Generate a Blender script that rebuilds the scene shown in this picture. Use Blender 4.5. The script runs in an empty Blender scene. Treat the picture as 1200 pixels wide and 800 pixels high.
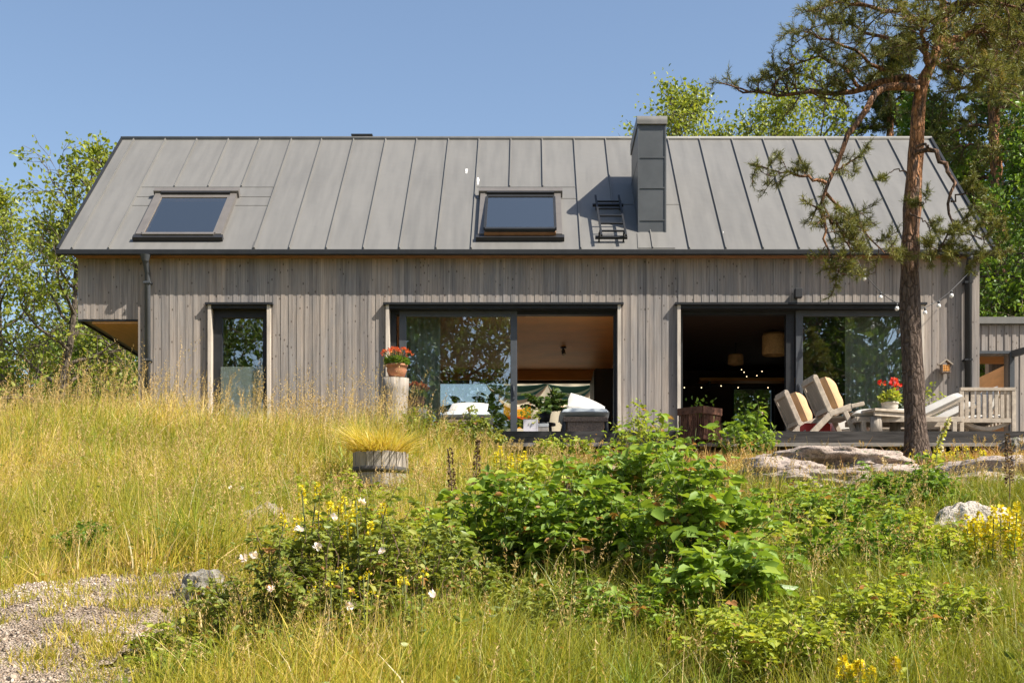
import bpy, math, random
import numpy as np
from mathutils import Vector, Matrix, noise as mnoise

SC = bpy.context.scene
COL = SC.collection
PI = math.pi
RNG = np.random.default_rng(7)
random.seed(7)
F = 1600.0            # focal length in photo pixels
CX, CY, EYE = 620.0, 693.0, 1.6

# ------------------------------------------------------------------ placement helpers
def X_at(px, Y): return (px - CX) * Y / F
def Z_at(py, Y): return EYE + (CY - py) * Y / F

def smooth(a, b, x):
    t = np.clip((np.asarray(x, float) - a) / (b - a), 0, 1)
    return t * t * (3 - 2 * t)

def ground(X, Y):
    X = np.asarray(X, float); Y = np.asarray(Y, float)
    z = np.where(Y > 0, 0.19 * np.minimum(Y, 17.6), 0.10 * Y)
    z = np.where(Y > 17.6, 3.344 + 0.10 * smooth(17.6, 20, Y), z)
    z = np.maximum(z, -2.2)
    left = smooth(-2.2, -4.5, X) * smooth(9, 19, Y) * (1 - smooth(22, 26, Y))
    z = z + 0.20 * left
    near = np.exp(-((X / 16.0) ** 2 + ((Y - 11) / 16.0) ** 2))
    z = z + near * (0.05 * np.sin(1.7 * X + 0.6 * Y) + 0.04 * np.sin(0.9 * Y - 2.3 * X + 1) + 0.02 * np.sin(4.1 * X + 3.3 * Y))
    d = np.sqrt((X * 0.9) ** 2 + (Y - 15) ** 2)
    z = z - 5.0 * smooth(30, 120, d) * (Y > 5)
    return z

def gz(X, Y): return float(ground(X, Y))

# ------------------------------------------------------------------ object helpers
def tag(o, label=None, cat=None, group=None, kind=None):
    if label: o['label'] = label
    if cat: o['category'] = cat
    if group: o['group'] = group
    if kind: o['kind'] = kind
    return o

def thing(name, label, cat, loc=(0, 0, 0), rz=0.0, group=None):
    o = bpy.data.objects.new(name, None)
    o.empty_display_size = 0.2
    COL.objects.link(o)
    o.location = loc; o.rotation_euler = (0, 0, rz)
    return tag(o, label, cat, group)

def link(name, me, parent=None, loc=None):
    o = bpy.data.objects.new(name, me)
    COL.objects.link(o)
    if parent is not None: o.parent = parent
    if loc is not None: o.location = loc
    return o

def children(o): return [c for c in bpy.data.objects if c.parent == o]

def copy_tree(o, parent=None, loc=None, rz=None, scale=None):
    c = o.copy(); COL.objects.link(c); c.parent = parent
    if loc is not None: c.location = loc
    if rz is not None: c.rotation_euler = (0, 0, rz)
    if scale is not None: c.scale = scale
    for ch in children(o): copy_tree(ch, c)
    return c

class MB:
    """collects shapes into one mesh"""
    def __init__(s): s.v = []; s.f = []; s.sm = []
    def add(s, vs, fs, smooth=False):
        n = len(s.v); s.v += [tuple(p) for p in vs]
        for f in fs: s.f.append([i + n for i in f]); s.sm.append(smooth)
        return s
    def box(s, x0, x1, y0, y1, z0, z1):
        if x0 > x1: x0, x1 = x1, x0
        if y0 > y1: y0, y1 = y1, y0
        if z0 > z1: z0, z1 = z1, z0
        return s.add([(x0,y0,z0),(x1,y0,z0),(x1,y1,z0),(x0,y1,z0),(x0,y0,z1),(x1,y0,z1),(x1,y1,z1),(x0,y1,z1)],
              [(0,3,2,1),(4,5,6,7),(0,1,5,4),(1,2,6,5),(2,3,7,6),(3,0,4,7)])
    def bar(s, a, b, w, h, up=(0,0,1)):
        a = Vector(a); b = Vector(b); d = (b - a).normalized(); u = Vector(up)
        sd = d.cross(u)
        if sd.length < 1e-4: sd = d.cross(Vector((1,0,0)))
        sd.normalize(); u = sd.cross(d).normalized()
        P = []
        for c in (a, b):
            for i, j in ((-1,-1),(1,-1),(1,1),(-1,1)): P.append(c + sd*(i*w/2) + u*(j*h/2))
        return s.add(P, [(0,1,2,3),(7,6,5,4),(0,4,5,1),(1,5,6,2),(2,6,7,3),(3,7,4,0)])
    def tube(s, pts, radii, n=8, caps=True):
        pts = [Vector(p) for p in pts]
        if not hasattr(radii, '__len__'): radii = [radii]*len(pts)
        V = []; Fc = []
        ref = None
        for i, p in enumerate(pts):
            d = (pts[min(i+1, len(pts)-1)] - pts[max(i-1, 0)])
            d = d.normalized() if d.length > 1e-9 else Vector((0,0,1))
            if ref is None:
                ref = d.orthogonal().normalized()
            ref = (ref - d*ref.dot(d))
            ref = ref.normalized() if ref.length > 1e-6 else d.orthogonal().normalized()
            b = d.cross(ref)
            for k in range(n):
                a = 2*PI*k/n
                V.append(p + (ref*math.cos(a) + b*math.sin(a))*radii[i])
        for i in range(len(pts)-1):
            for k in range(n):
                Fc.append((i*n+k, i*n+(k+1)%n, (i+1)*n+(k+1)%n, (i+1)*n+k))
        s.add(V, Fc, True)
        if caps:
            m = len(s.v) - len(V)
            s.f.append([m+k for k in range(n)][::-1]); s.sm.append(False)
            s.f.append([m+(len(pts)-1)*n+k for k in range(n)]); s.sm.append(False)
        return s
    def lathe(s, c, prof, n=24, smooth=True):
        V = []; Fc = []
        for r, z in prof:
            for k in range(n):
                a = 2*PI*k/n; V.append((c[0]+r*math.cos(a), c[1]+r*math.sin(a), c[2]+z))
        for i in range(len(prof)-1):
            for k in range(n):
                Fc.append((i*n+k, i*n+(k+1)%n, (i+1)*n+(k+1)%n, (i+1)*n+k))
        return s.add(V, Fc, smooth)
    def prism(s, prof, y0, y1):
        """profile of (x,z) points extruded along y"""
        n = len(prof)
        V = [(x, y0, z) for x, z in prof] + [(x, y1, z) for x, z in prof]
        fs = [tuple(range(n)), tuple(range(2*n-1, n-1, -1))]
        fs += [(i, i+n, (i+1) % n + n, (i+1) % n) for i in range(n)]
        return s.add(V, fs)
    def pillow(s, c, ax, ay, az, n=12, p=2.6):
        """soft cushion: three half-axis vectors"""
        c = Vector(c); ax, ay, az = Vector(ax), Vector(ay), Vector(az)
        V = []; Fc = []
        for sgn in (1, -1):
            for j in range(n+1):
                for i in range(n+1):
                    u = -1 + 2*i/n; w = -1 + 2*j/n
                    t = max(0.0, (1-abs(u)**p)*(1-abs(w)**p))**0.55
                    pin = 1 - 0.06*(1 - abs(abs(u)-abs(w)))*max(abs(u), abs(w))**4
                    wr = 0.05*math.sin(7*u+3*w)*t
                    V.append(c + ax*(u*pin) + ay*(w*pin) + az*(sgn*t*(0.93+wr)))
        m = (n+1)**2
        for q in range(2):
            for j in range(n):
                for i in range(n):
                    a = q*m + j*(n+1)+i
                    f = (a, a+1, a+n+2, a+n+1)
                    Fc.append(f if q == 0 else f[::-1])
        return s.add(V, Fc, True)
    def build(s, name, mat, parent=None, bevel=0, loc=None):
        me = bpy.data.meshes.new(name)
        me.from_pydata(s.v, [], s.f); me.update()
        me.polygons.foreach_set('use_smooth', s.sm)
        if mat: me.materials.append(mat)
        o = link(name, me, parent, loc)
        if bevel:
            b = o.modifiers.new('Bevel', 'BEVEL'); b.width = bevel; b.segments = 2; b.limit_method = 'ANGLE'
        return o

def np_mesh(name, V, Q, mat, parent=None, attrs=None, smooth=False, loc=None):
    """V (n,3), Q (m,k) uniform faces"""
    me = bpy.data.meshes.new(name)
    V = np.ascontiguousarray(V, dtype=np.float32); Q = np.ascontiguousarray(Q, dtype=np.int32)
    m, k = Q.shape
    me.vertices.add(len(V)); me.vertices.foreach_set('co', V.ravel())
    me.loops.add(m*k); me.loops.foreach_set('vertex_index', Q.ravel())
    me.polygons.add(m)
    me.polygons.foreach_set('loop_start', np.arange(0, m*k, k, dtype=np.int32))
    if smooth: me.polygons.foreach_set('use_smooth', np.ones(m, dtype=bool))
    me.update(calc_edges=True)
    for an, av in (attrs or {}).items():
        a = me.attributes.new(an, 'FLOAT', 'POINT')
        a.data.foreach_set('value', np.ascontiguousarray(av, dtype=np.float32))
    if mat: me.materials.append(mat)
    return link(name, me, parent, loc)

# ------------------------------------------------------------------ materials
MATS = {}
def new_mat(name):
    m = bpy.data.materials.new(name); m.use_nodes = True
    nt = m.node_tree; nt.nodes.clear()
    return m, nt, nt.nodes, nt.links

def N(nt, t, **kw):
    n = nt.nodes.new(t)
    for k, v in kw.items():
        if k in n.inputs.keys(): n.inputs[k].default_value = v
        else: setattr(n, k, v)
    return n

def ramp(nt, stops, interp='LINEAR'):
    r = nt.nodes.new('ShaderNodeValToRGB'); r.color_ramp.interpolation = interp
    el = r.color_ramp.elements
    while len(el) > 1: el.remove(el[-1])
    el[0].position = stops[0][0]; el[0].color = (*stops[0][1], 1)
    for p, c in stops[1:]:
        e = el.new(p); e.color = (*c, 1)
    return r

def simple(name, col, rough=0.6, metal=0.0, var=0.12, scale=6.0, bump=0.0, bscale=40.0, stretch=(1,1,1), spec=0.5, dirt=None):
    m, nt, nd, lk = new_mat(name)
    out = N(nt, 'ShaderNodeOutputMaterial'); b = N(nt, 'ShaderNodeBsdfPrincipled')
    b.inputs['Roughness'].default_value = rough; b.inputs['Metallic'].default_value = metal
    b.inputs['Specular IOR Level'].default_value = spec
    tc = N(nt, 'ShaderNodeTexCoord'); mp = N(nt, 'ShaderNodeMapping'); mp.inputs['Scale'].default_value = stretch
    lk.new(tc.outputs['Object'], mp.inputs['Vector'])
    nz = N(nt, 'ShaderNodeTexNoise', Scale=scale, Detail=6.0, Roughness=0.6)
    lk.new(mp.outputs[0], nz.inputs['Vector'])
    c0 = tuple(max(0, c*(1-var*1.6)) for c in col); c1 = tuple(min(1, c*(1+var*1.6)) for c in col)
    if dirt: c0 = dirt
    r = ramp(nt, [(0.3, c0), (0.7, c1)]); lk.new(nz.outputs['Fac'], r.inputs[0])
    lk.new(r.outputs[0], b.inputs['Base Color'])
    if bump:
        n2 = N(nt, 'ShaderNodeTexNoise', Scale=bscale, Detail=4.0); lk.new(mp.outputs[0], n2.inputs['Vector'])
        bp = N(nt, 'ShaderNodeBump', Strength=bump, Distance=0.02); lk.new(n2.outputs['Fac'], bp.inputs['Height'])
        lk.new(bp.outputs[0], b.inputs['Normal'])
    lk.new(b.outputs[0], out.inputs[0])
    return m

def leafy(name, stops, trans=0.35, gloss=0.10, rough=0.55):
    """two-sided leaf: colour by the per-leaf 'tint' attribute"""
    m, nt, nd, lk = new_mat(name)
    out = N(nt, 'ShaderNodeOutputMaterial')
    at = N(nt, 'ShaderNodeAttribute'); at.attribute_name = 'tint'
    r = ramp(nt, stops); lk.new(at.outputs['Fac'], r.inputs[0])
    d = N(nt, 'ShaderNodeBsdfDiffuse'); t = N(nt, 'ShaderNodeBsdfTranslucent'); g = N(nt, 'ShaderNodeBsdfGlossy', Roughness=rough)
    mul = N(nt, 'ShaderNodeMix', data_type='RGBA', blend_type='MULTIPLY'); mul.inputs[0].default_value = 1.0
    mul.inputs['B'].default_value = (1.25, 1.15, 0.55, 1)
    lk.new(r.outputs[0], mul.inputs['A'])
    lk.new(r.outputs[0], d.inputs[0]); lk.new(mul.outputs['Result'], t.inputs[0])
    g.inputs[0].default_value = (0.9, 0.95, 0.9, 1)
    m1 = N(nt, 'ShaderNodeMixShader'); m1.inputs[0].default_value = trans
    lk.new(d.outputs[0], m1.inputs[1]); lk.new(t.outputs[0], m1.inputs[2])
    fr = N(nt, 'ShaderNodeLayerWeight', Blend=0.25)
    ml = N(nt, 'ShaderNodeMath', operation='MULTIPLY'); ml.inputs[1].default_value = gloss*2; lk.new(fr.outputs['Fresnel'], ml.inputs[0])
    ad = N(nt, 'ShaderNodeMath', operation='ADD'); ad.inputs[1].default_value = gloss*0.25; lk.new(ml.outputs[0], ad.inputs[0])
    m2 = N(nt, 'ShaderNodeMixShader'); lk.new(ad.outputs[0], m2.inputs[0])
    lk.new(m1.outputs[0], m2.inputs[1]); lk.new(g.outputs[0], m2.inputs[2])
    lk.new(m2.outputs[0], out.inputs[0])
    return m

def mat_cladding():
    m, nt, nd, lk = new_mat('weathered cladding')
    out = N(nt, 'ShaderNodeOutputMaterial'); b = N(nt, 'ShaderNodeBsdfPrincipled', Roughness=0.8)
    b.inputs['Specular IOR Level'].default_value = 0.25
    g = N(nt, 'ShaderNodeNewGeometry'); sp = N(nt, 'ShaderNodeSeparateXYZ'); lk.new(g.outputs['Position'], sp.inputs[0])
    ax = N(nt, 'ShaderNodeMath', operation='ADD'); lk.new(sp.outputs['X'], ax.inputs[0]); ax.inputs[1].default_value = 50.0
    dv = N(nt, 'ShaderNodeMath', operation='DIVIDE'); lk.new(ax.outputs[0], dv.inputs[0]); dv.inputs[1].default_value = 0.062
    fl = N(nt, 'ShaderNodeMath', operation='FLOOR'); lk.new(dv.outputs[0], fl.inputs[0])
    wn = N(nt, 'ShaderNodeTexWhiteNoise', noise_dimensions='1D'); lk.new(fl.outputs[0], wn.inputs['W'])
    # per board offset of the grain
    off = N(nt, 'ShaderNodeMath', operation='MULTIPLY'); lk.new(wn.outputs['Value'], off.inputs[0]); off.inputs[1].default_value = 37.0
    cb = N(nt, 'ShaderNodeCombineXYZ')
    sx = N(nt, 'ShaderNodeMath', operation='MULTIPLY'); lk.new(sp.outputs['X'], sx.inputs[0]); sx.inputs[1].default_value = 34.0
    sz = N(nt, 'ShaderNodeMath', operation='ADD'); lk.new(sp.outputs['Z'], sz.inputs[0]); lk.new(off.outputs[0], sz.inputs[1])
    lk.new(sx.outputs[0], cb.inputs[0]); lk.new(sp.outputs['Y'], cb.inputs[1]); lk.new(sz.outputs[0], cb.inputs[2])
    gr = N(nt, 'ShaderNodeTexNoise', Scale=1.3, Detail=7.0, Roughness=0.65); lk.new(cb.outputs[0], gr.inputs['Vector'])
    r1 = ramp(nt, [(0.28, (0.185,0.167,0.155)), (0.5, (0.300,0.274,0.252)), (0.74, (0.395,0.367,0.342))]); lk.new(gr.outputs['Fac'], r1.inputs[0])
    # board to board difference
    r2 = ramp(nt, [(0.0, (0.72,0.725,0.74)), (0.25, (0.92,0.915,0.91)), (0.75, (1.0,0.99,0.98)), (1.0, (1.14,1.11,1.07))]); lk.new(wn.outputs['Value'], r2.inputs[0])
    mx = N(nt, 'ShaderNodeMix', data_type='RGBA', blend_type='MULTIPLY'); mx.inputs[0].default_value = 1
    lk.new(r1.outputs[0], mx.inputs['A']); lk.new(r2.outputs[0], mx.inputs['B'])
    # large stains
    ms = N(nt, 'ShaderNodeMapping'); ms.inputs['Scale'].default_value = (2.2, 1, 0.5); lk.new(g.outputs['Position'], ms.inputs[0])
    st = N(nt, 'ShaderNodeTexNoise', Scale=0.9, Detail=7.0, Roughness=0.65); lk.new(ms.outputs[0], st.inputs['Vector'])
    r3 = ramp(nt, [(0.35, (0.74,0.77,0.82)), (0.65, (1.14,1.06,0.98))]); lk.new(st.outputs['Fac'], r3.inputs[0])
    mx2 = N(nt, 'ShaderNodeMix', data_type='RGBA', blend_type='MULTIPLY'); mx2.inputs[0].default_value = 1
    lk.new(mx.outputs['Result'], mx2.inputs['A']); lk.new(r3.outputs[0], mx2.inputs['B'])
    # knots
    cb2 = N(nt, 'ShaderNodeCombineXYZ')
    kx = N(nt, 'ShaderNodeMath', operation='MULTIPLY'); lk.new(sp.outputs['X'], kx.inputs[0]); kx.inputs[1].default_value = 16.0
    kz = N(nt, 'ShaderNodeMath', operation='MULTIPLY'); lk.new(sz.outputs[0], kz.inputs[0]); kz.inputs[1].default_value = 9.0
    lk.new(kx.outputs[0], cb2.inputs[0]); lk.new(kz.outputs[0], cb2.inputs[2])
    vo = N(nt, 'ShaderNodeTexVoronoi', Scale=1.0); lk.new(cb2.outputs[0], vo.inputs['Vector'])
    r4 = ramp(nt, [(0.0, (0.16,0.13,0.11)), (0.12, (0.25,0.21,0.18)), (0.22, (1,1,1))]); lk.new(vo.outputs['Distance'], r4.inputs[0])
    ks = N(nt, 'ShaderNodeSeparateColor'); lk.new(vo.outputs['Color'], ks.inputs[0])
    kt = N(nt, 'ShaderNodeMath', operation='GREATER_THAN'); lk.new(ks.outputs[0], kt.inputs[0]); kt.inputs[1].default_value = 0.60
    km = N(nt, 'ShaderNodeMath', operation='MULTIPLY'); lk.new(kt.outputs[0], km.inputs[0]); km.inputs[1].default_value = 0.8
    mx3 = N(nt, 'ShaderNodeMix', data_type='RGBA', blend_type='MULTIPLY'); lk.new(km.outputs[0], mx3.inputs[0])
    lk.new(mx2.outputs['Result'], mx3.inputs['A']); lk.new(r4.outputs[0], mx3.inputs['B'])
    zr = N(nt, 'ShaderNodeMapRange'); zr.inputs['From Min'].default_value = 6.55; zr.inputs['From Max'].default_value = 6.9; lk.new(sp.outputs['Z'], zr.inputs['Value'])
    mz = N(nt, 'ShaderNodeMix', data_type='RGBA', blend_type='MULTIPLY'); mz.inputs['B'].default_value = (1.12, 0.90, 0.74, 1)
    zm = N(nt, 'ShaderNodeMath', operation='MULTIPLY'); lk.new(zr.outputs[0], zm.inputs[0]); lk.new(st.outputs['Fac'], zm.inputs[1]); zm.use_clamp = True
    lk.new(zm.outputs[0], mz.inputs[0]); lk.new(mx3.outputs['Result'], mz.inputs['A'])
    lk.new(mz.outputs['Result'], b.inputs['Base Color'])
    bp = N(nt, 'ShaderNodeBump', Strength=0.35, Distance=0.006); lk.new(gr.outputs['Fac'], bp.inputs['Height']); lk.new(bp.outputs[0], b.inputs['Normal'])
    lk.new(b.outputs[0], out.inputs[0])
    return m

def mat_roof():
    m, nt, nd, lk = new_mat('grey sheet metal roofing')
    out = N(nt, 'ShaderNodeOutputMaterial'); b = N(nt, 'ShaderNodeBsdfPrincipled', Roughness=0.5)
    b.inputs['Specular IOR Level'].default_value = 0.45
    g = N(nt, 'ShaderNodeNewGeometry')
    n1 = N(nt, 'ShaderNodeTexNoise', Scale=0.8, Detail=5.0); lk.new(g.outputs['Position'], n1.inputs['Vector'])
    mp = N(nt, 'ShaderNodeMapping'); mp.inputs['Scale'].default_value = (9, 0.8, 0.8); lk.new(g.outputs['Position'], mp.inputs[0])
    n2 = N(nt, 'ShaderNodeTexNoise', Scale=1.0, Detail=6.0); lk.new(mp.outputs[0], n2.inputs['Vector'])
    sp = N(nt, 'ShaderNodeSeparateXYZ'); lk.new(g.outputs['Position'], sp.inputs[0])
    ad = N(nt, 'ShaderNodeMath', operation='MULTIPLY_ADD'); lk.new(sp.outputs['X'], ad.inputs[0]); ad.inputs[1].default_value = 1/0.562; ad.inputs[2].default_value = 40 + 0.885/0.562
    fl = N(nt, 'ShaderNodeMath', operation='FLOOR'); lk.new(ad.outputs[0], fl.inputs[0])
    wn = N(nt, 'ShaderNodeTexWhiteNoise', noise_dimensions='1D'); lk.new(fl.outputs[0], wn.inputs['W'])
    s1 = N(nt, 'ShaderNodeMath', operation='MULTIPLY_ADD'); lk.new(n1.outputs['Fac'], s1.inputs[0]); s1.inputs[1].default_value = 0.5
    lk.new(n2.outputs['Fac'], s1.inputs[2])
    s2 = N(nt, 'ShaderNodeMath', operation='MULTIPLY_ADD'); lk.new(wn.outputs['Value'], s2.inputs[0]); s2.inputs[1].default_value = 0.22; lk.new(s1.outputs[0], s2.inputs[2])
    r = ramp(nt, [(0.45, (0.130,0.1255,0.116)), (1.25, (0.166,0.160,0.148))]); lk.new(s2.outputs[0], r.inputs[0])
    lk.new(r.outputs[0], b.inputs['Base Color'])
    rr = N(nt, 'ShaderNodeMath', operation='MULTIPLY_ADD'); lk.new(n2.outputs['Fac'], rr.inputs[0]); rr.inputs[1].default_value = 0.2; rr.inputs[2].default_value = 0.42
    lk.new(rr.outputs[0], b.inputs['Roughness'])
    n3 = N(nt, 'ShaderNodeTexNoise', Scale=2.2, Detail=2.0); lk.new(g.outputs['Position'], n3.inputs['Vector'])
    bp = N(nt, 'ShaderNodeBump', Strength=0.4, Distance=0.03); lk.new(n3.outputs['Fac'], bp.inputs['Height']); lk.new(bp.outputs[0], b.inputs['Normal'])
    lk.new(b.outputs[0], out.inputs[0])
    return m

def mat_glass(name='window glass', refl=0.26, tintc=(0.90, 0.93, 0.91), gcol=(0.95, 0.97, 1.0)):
    m, nt, nd, lk = new_mat(name)
    out = N(nt, 'ShaderNodeOutputMaterial')
    t = N(nt, 'ShaderNodeBsdfTransparent'); t.inputs[0].default_value = (*tintc, 1)
    g = N(nt, 'ShaderNodeBsdfGlossy', Roughness=0.004); g.inputs[0].default_value = (*gcol, 1)
    geo = N(nt, 'ShaderNodeNewGeometry')
    nz = N(nt, 'ShaderNodeTexNoise', Scale=1.1, Detail=1.0); lk.new(geo.outputs['Position'], nz.inputs['Vector'])
    bp = N(nt, 'ShaderNodeBump', Strength=0.25, Distance=0.012); lk.new(nz.outputs['Fac'], bp.inputs['Height']); lk.new(bp.outputs[0], g.inputs['Normal'])
    lw = N(nt, 'ShaderNodeLayerWeight', Blend=0.3)
    a = N(nt, 'ShaderNodeMath', operation='MULTIPLY_ADD'); lk.new(lw.outputs['Fresnel'], a.inputs[0]); a.inputs[1].default_value = 0.8; a.inputs[2].default_value = refl - 0.03
    a.use_clamp = True
    mx = N(nt, 'ShaderNodeMixShader'); lk.new(a.outputs[0], mx.inputs[0]); lk.new(t.outputs[0], mx.inputs[1]); lk.new(g.outputs[0], mx.inputs[2])
    lk.new(mx.outputs[0], out.inputs[0])
    return m

def mat_ground():
    m, nt, nd, lk = new_mat('hillside soil and thatch')
    out = N(nt, 'ShaderNodeOutputMaterial'); b = N(nt, 'ShaderNodeBsdfPrincipled', Roughness=0.95)
    b.inputs['Specular IOR Level'].default_value = 0.1
    g = N(nt, 'ShaderNodeNewGeometry')
    n1 = N(nt, 'ShaderNodeTexNoise', Scale=1.3, Detail=8.0, Roughness=0.7); lk.new(g.outputs['Position'], n1.inputs['Vector'])
    r = ramp(nt, [(0.3, (0.060,0.065,0.020)), (0.5, (0.12,0.115,0.035)), (0.7, (0.19,0.145,0.060))]); lk.new(n1.outputs['Fac'], r.inputs[0])
    n2 = N(nt, 'ShaderNodeTexNoise', Scale=45.0, Detail=5.0); lk.new(g.outputs['Position'], n2.inputs['Vector'])
    r2 = ramp(nt, [(0.3, (0.55,0.55,0.55)), (0.7, (1.3,1.25,1.2))]); lk.new(n2.outputs['Fac'], r2.inputs[0])
    mx = N(nt, 'ShaderNodeMix', data_type='RGBA', blend_type='MULTIPLY'); mx.inputs[0].default_value = 1
    lk.new(r.outputs[0], mx.inputs['A']); lk.new(r2.outputs[0], mx.inputs['B']); lk.new(mx.outputs['Result'], b.inputs['Base Color'])
    bp = N(nt, 'ShaderNodeBump', Strength=0.8, Distance=0.03); lk.new(n2.outputs['Fac'], bp.inputs['Height']); lk.new(bp.outputs[0], b.inputs['Normal'])
    lk.new(b.outputs[0], out.inputs[0])
    return m

def mat_gravel(name, stops, scale=60.0):
    m, nt, nd, lk = new_mat(name)
    out = N(nt, 'ShaderNodeOutputMaterial'); b = N(nt, 'ShaderNodeBsdfPrincipled', Roughness=0.9)
    b.inputs['Specular IOR Level'].default_value = 0.2
    g = N(nt, 'ShaderNodeNewGeometry')
    v = N(nt, 'ShaderNodeTexVoronoi', Scale=scale); lk.new(g.outputs['Position'], v.inputs['Vector'])
    sc = N(nt, 'ShaderNodeSeparateColor'); lk.new(v.outputs['Color'], sc.inputs[0])
    r = ramp(nt, stops); lk.new(sc.outputs[0], r.inputs[0])
    n2 = N(nt, 'ShaderNodeTexNoise', Scale=2.0, Detail=6.0); lk.new(g.outputs['Position'], n2.inputs['Vector'])
    r2 = ramp(nt, [(0.35, (0.62,0.58,0.52)), (0.6, (1.1,1.08,1.05))]); lk.new(n2.outputs['Fac'], r2.inputs[0])
    mx = N(nt, 'ShaderNodeMix', data_type='RGBA', blend_type='MULTIPLY'); mx.inputs[0].default_value = 1
    lk.new(r.outputs[0], mx.inputs['A']); lk.new(r2.outputs[0], mx.inputs['B']); lk.new(mx.outputs['Result'], b.inputs['Base Color'])
    iv = N(nt, 'ShaderNodeMath', operation='SUBTRACT'); iv.inputs[0].default_value = 1.0; lk.new(v.outputs['Distance'], iv.inputs[1])
    bp = N(nt, 'ShaderNodeBump', Strength=1.0, Distance=0.02); lk.new(iv.outputs[0], bp.inputs['Height']); lk.new(bp.outputs[0], b.inputs['Normal'])
    lk.new(b.outputs[0], out.inputs[0])
    return m

def mat_granite(name, base=(0.42,0.39,0.36)):
    m, nt, nd, lk = new_mat(name)
    out = N(nt, 'ShaderNodeOutputMaterial'); b = N(nt, 'ShaderNodeBsdfPrincipled', Roughness=0.85)
    b.inputs['Specular IOR Level'].default_value = 0.25
    g = N(nt, 'ShaderNodeNewGeometry')
    n1 = N(nt, 'ShaderNodeTexNoise', Scale=3.5, Detail=9.0, Roughness=0.7); lk.new(g.outputs['Position'], n1.inputs['Vector'])
    d = tuple(c*0.42 for c in base); l = tuple(min(1, c*1.25) for c in base)
    r = ramp(nt, [(0.33, d), (0.47, base), (0.68, l)]); lk.new(n1.outputs['Fac'], r.inputs[0])
    n2 = N(nt, 'ShaderNodeTexNoise', Scale=60.0, Detail=3.0); lk.new(g.outputs['Position'], n2.inputs['Vector'])
    r2 = ramp(nt, [(0.35, (0.6,0.6,0.6)), (0.6, (1.12,1.1,1.08))]); lk.new(n2.outputs['Fac'], r2.inputs[0])
    mx = N(nt, 'ShaderNodeMix', data_type='RGBA', blend_type='MULTIPLY'); mx.inputs[0].default_value = 1
    lk.new(r.outputs[0], mx.inputs['A']); lk.new(r2.outputs[0], mx.inputs['B'])
    n4 = N(nt, 'ShaderNodeTexNoise', Scale=9.0, Detail=5.0); lk.new(g.outputs['Position'], n4.inputs['Vector'])
    r4 = ramp(nt, [(0.60, (0,0,0)), (0.66, (1,1,1))]); lk.new(n4.outputs['Fac'], r4.inputs[0])
    mx4 = N(nt, 'ShaderNodeMix', data_type='RGBA'); lk.new(r4.outputs[0], mx4.inputs[0]); lk.new(mx.outputs['Result'], mx4.inputs['A']); mx4.inputs['B'].default_value = (0.13,0.14,0.08,1)
    lk.new(mx4.outputs['Result'], b.inputs['Base Color'])
    bp = N(nt, 'ShaderNodeBump', Strength=0.7, Distance=0.03); ml = N(nt, 'ShaderNodeMath', operation='MULTIPLY_ADD'); lk.new(n2.outputs['Fac'], ml.inputs[0]); ml.inputs[1].default_value = 0.4; lk.new(n1.outputs['Fac'], ml.inputs[2]); lk.new(ml.outputs[0], bp.inputs['Height']); bp.inputs['Distance'].default_value = 0.06; lk.new(bp.outputs[0], b.inputs['Normal'])
    lk.new(b.outputs[0], out.inputs[0])
    return m

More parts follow.
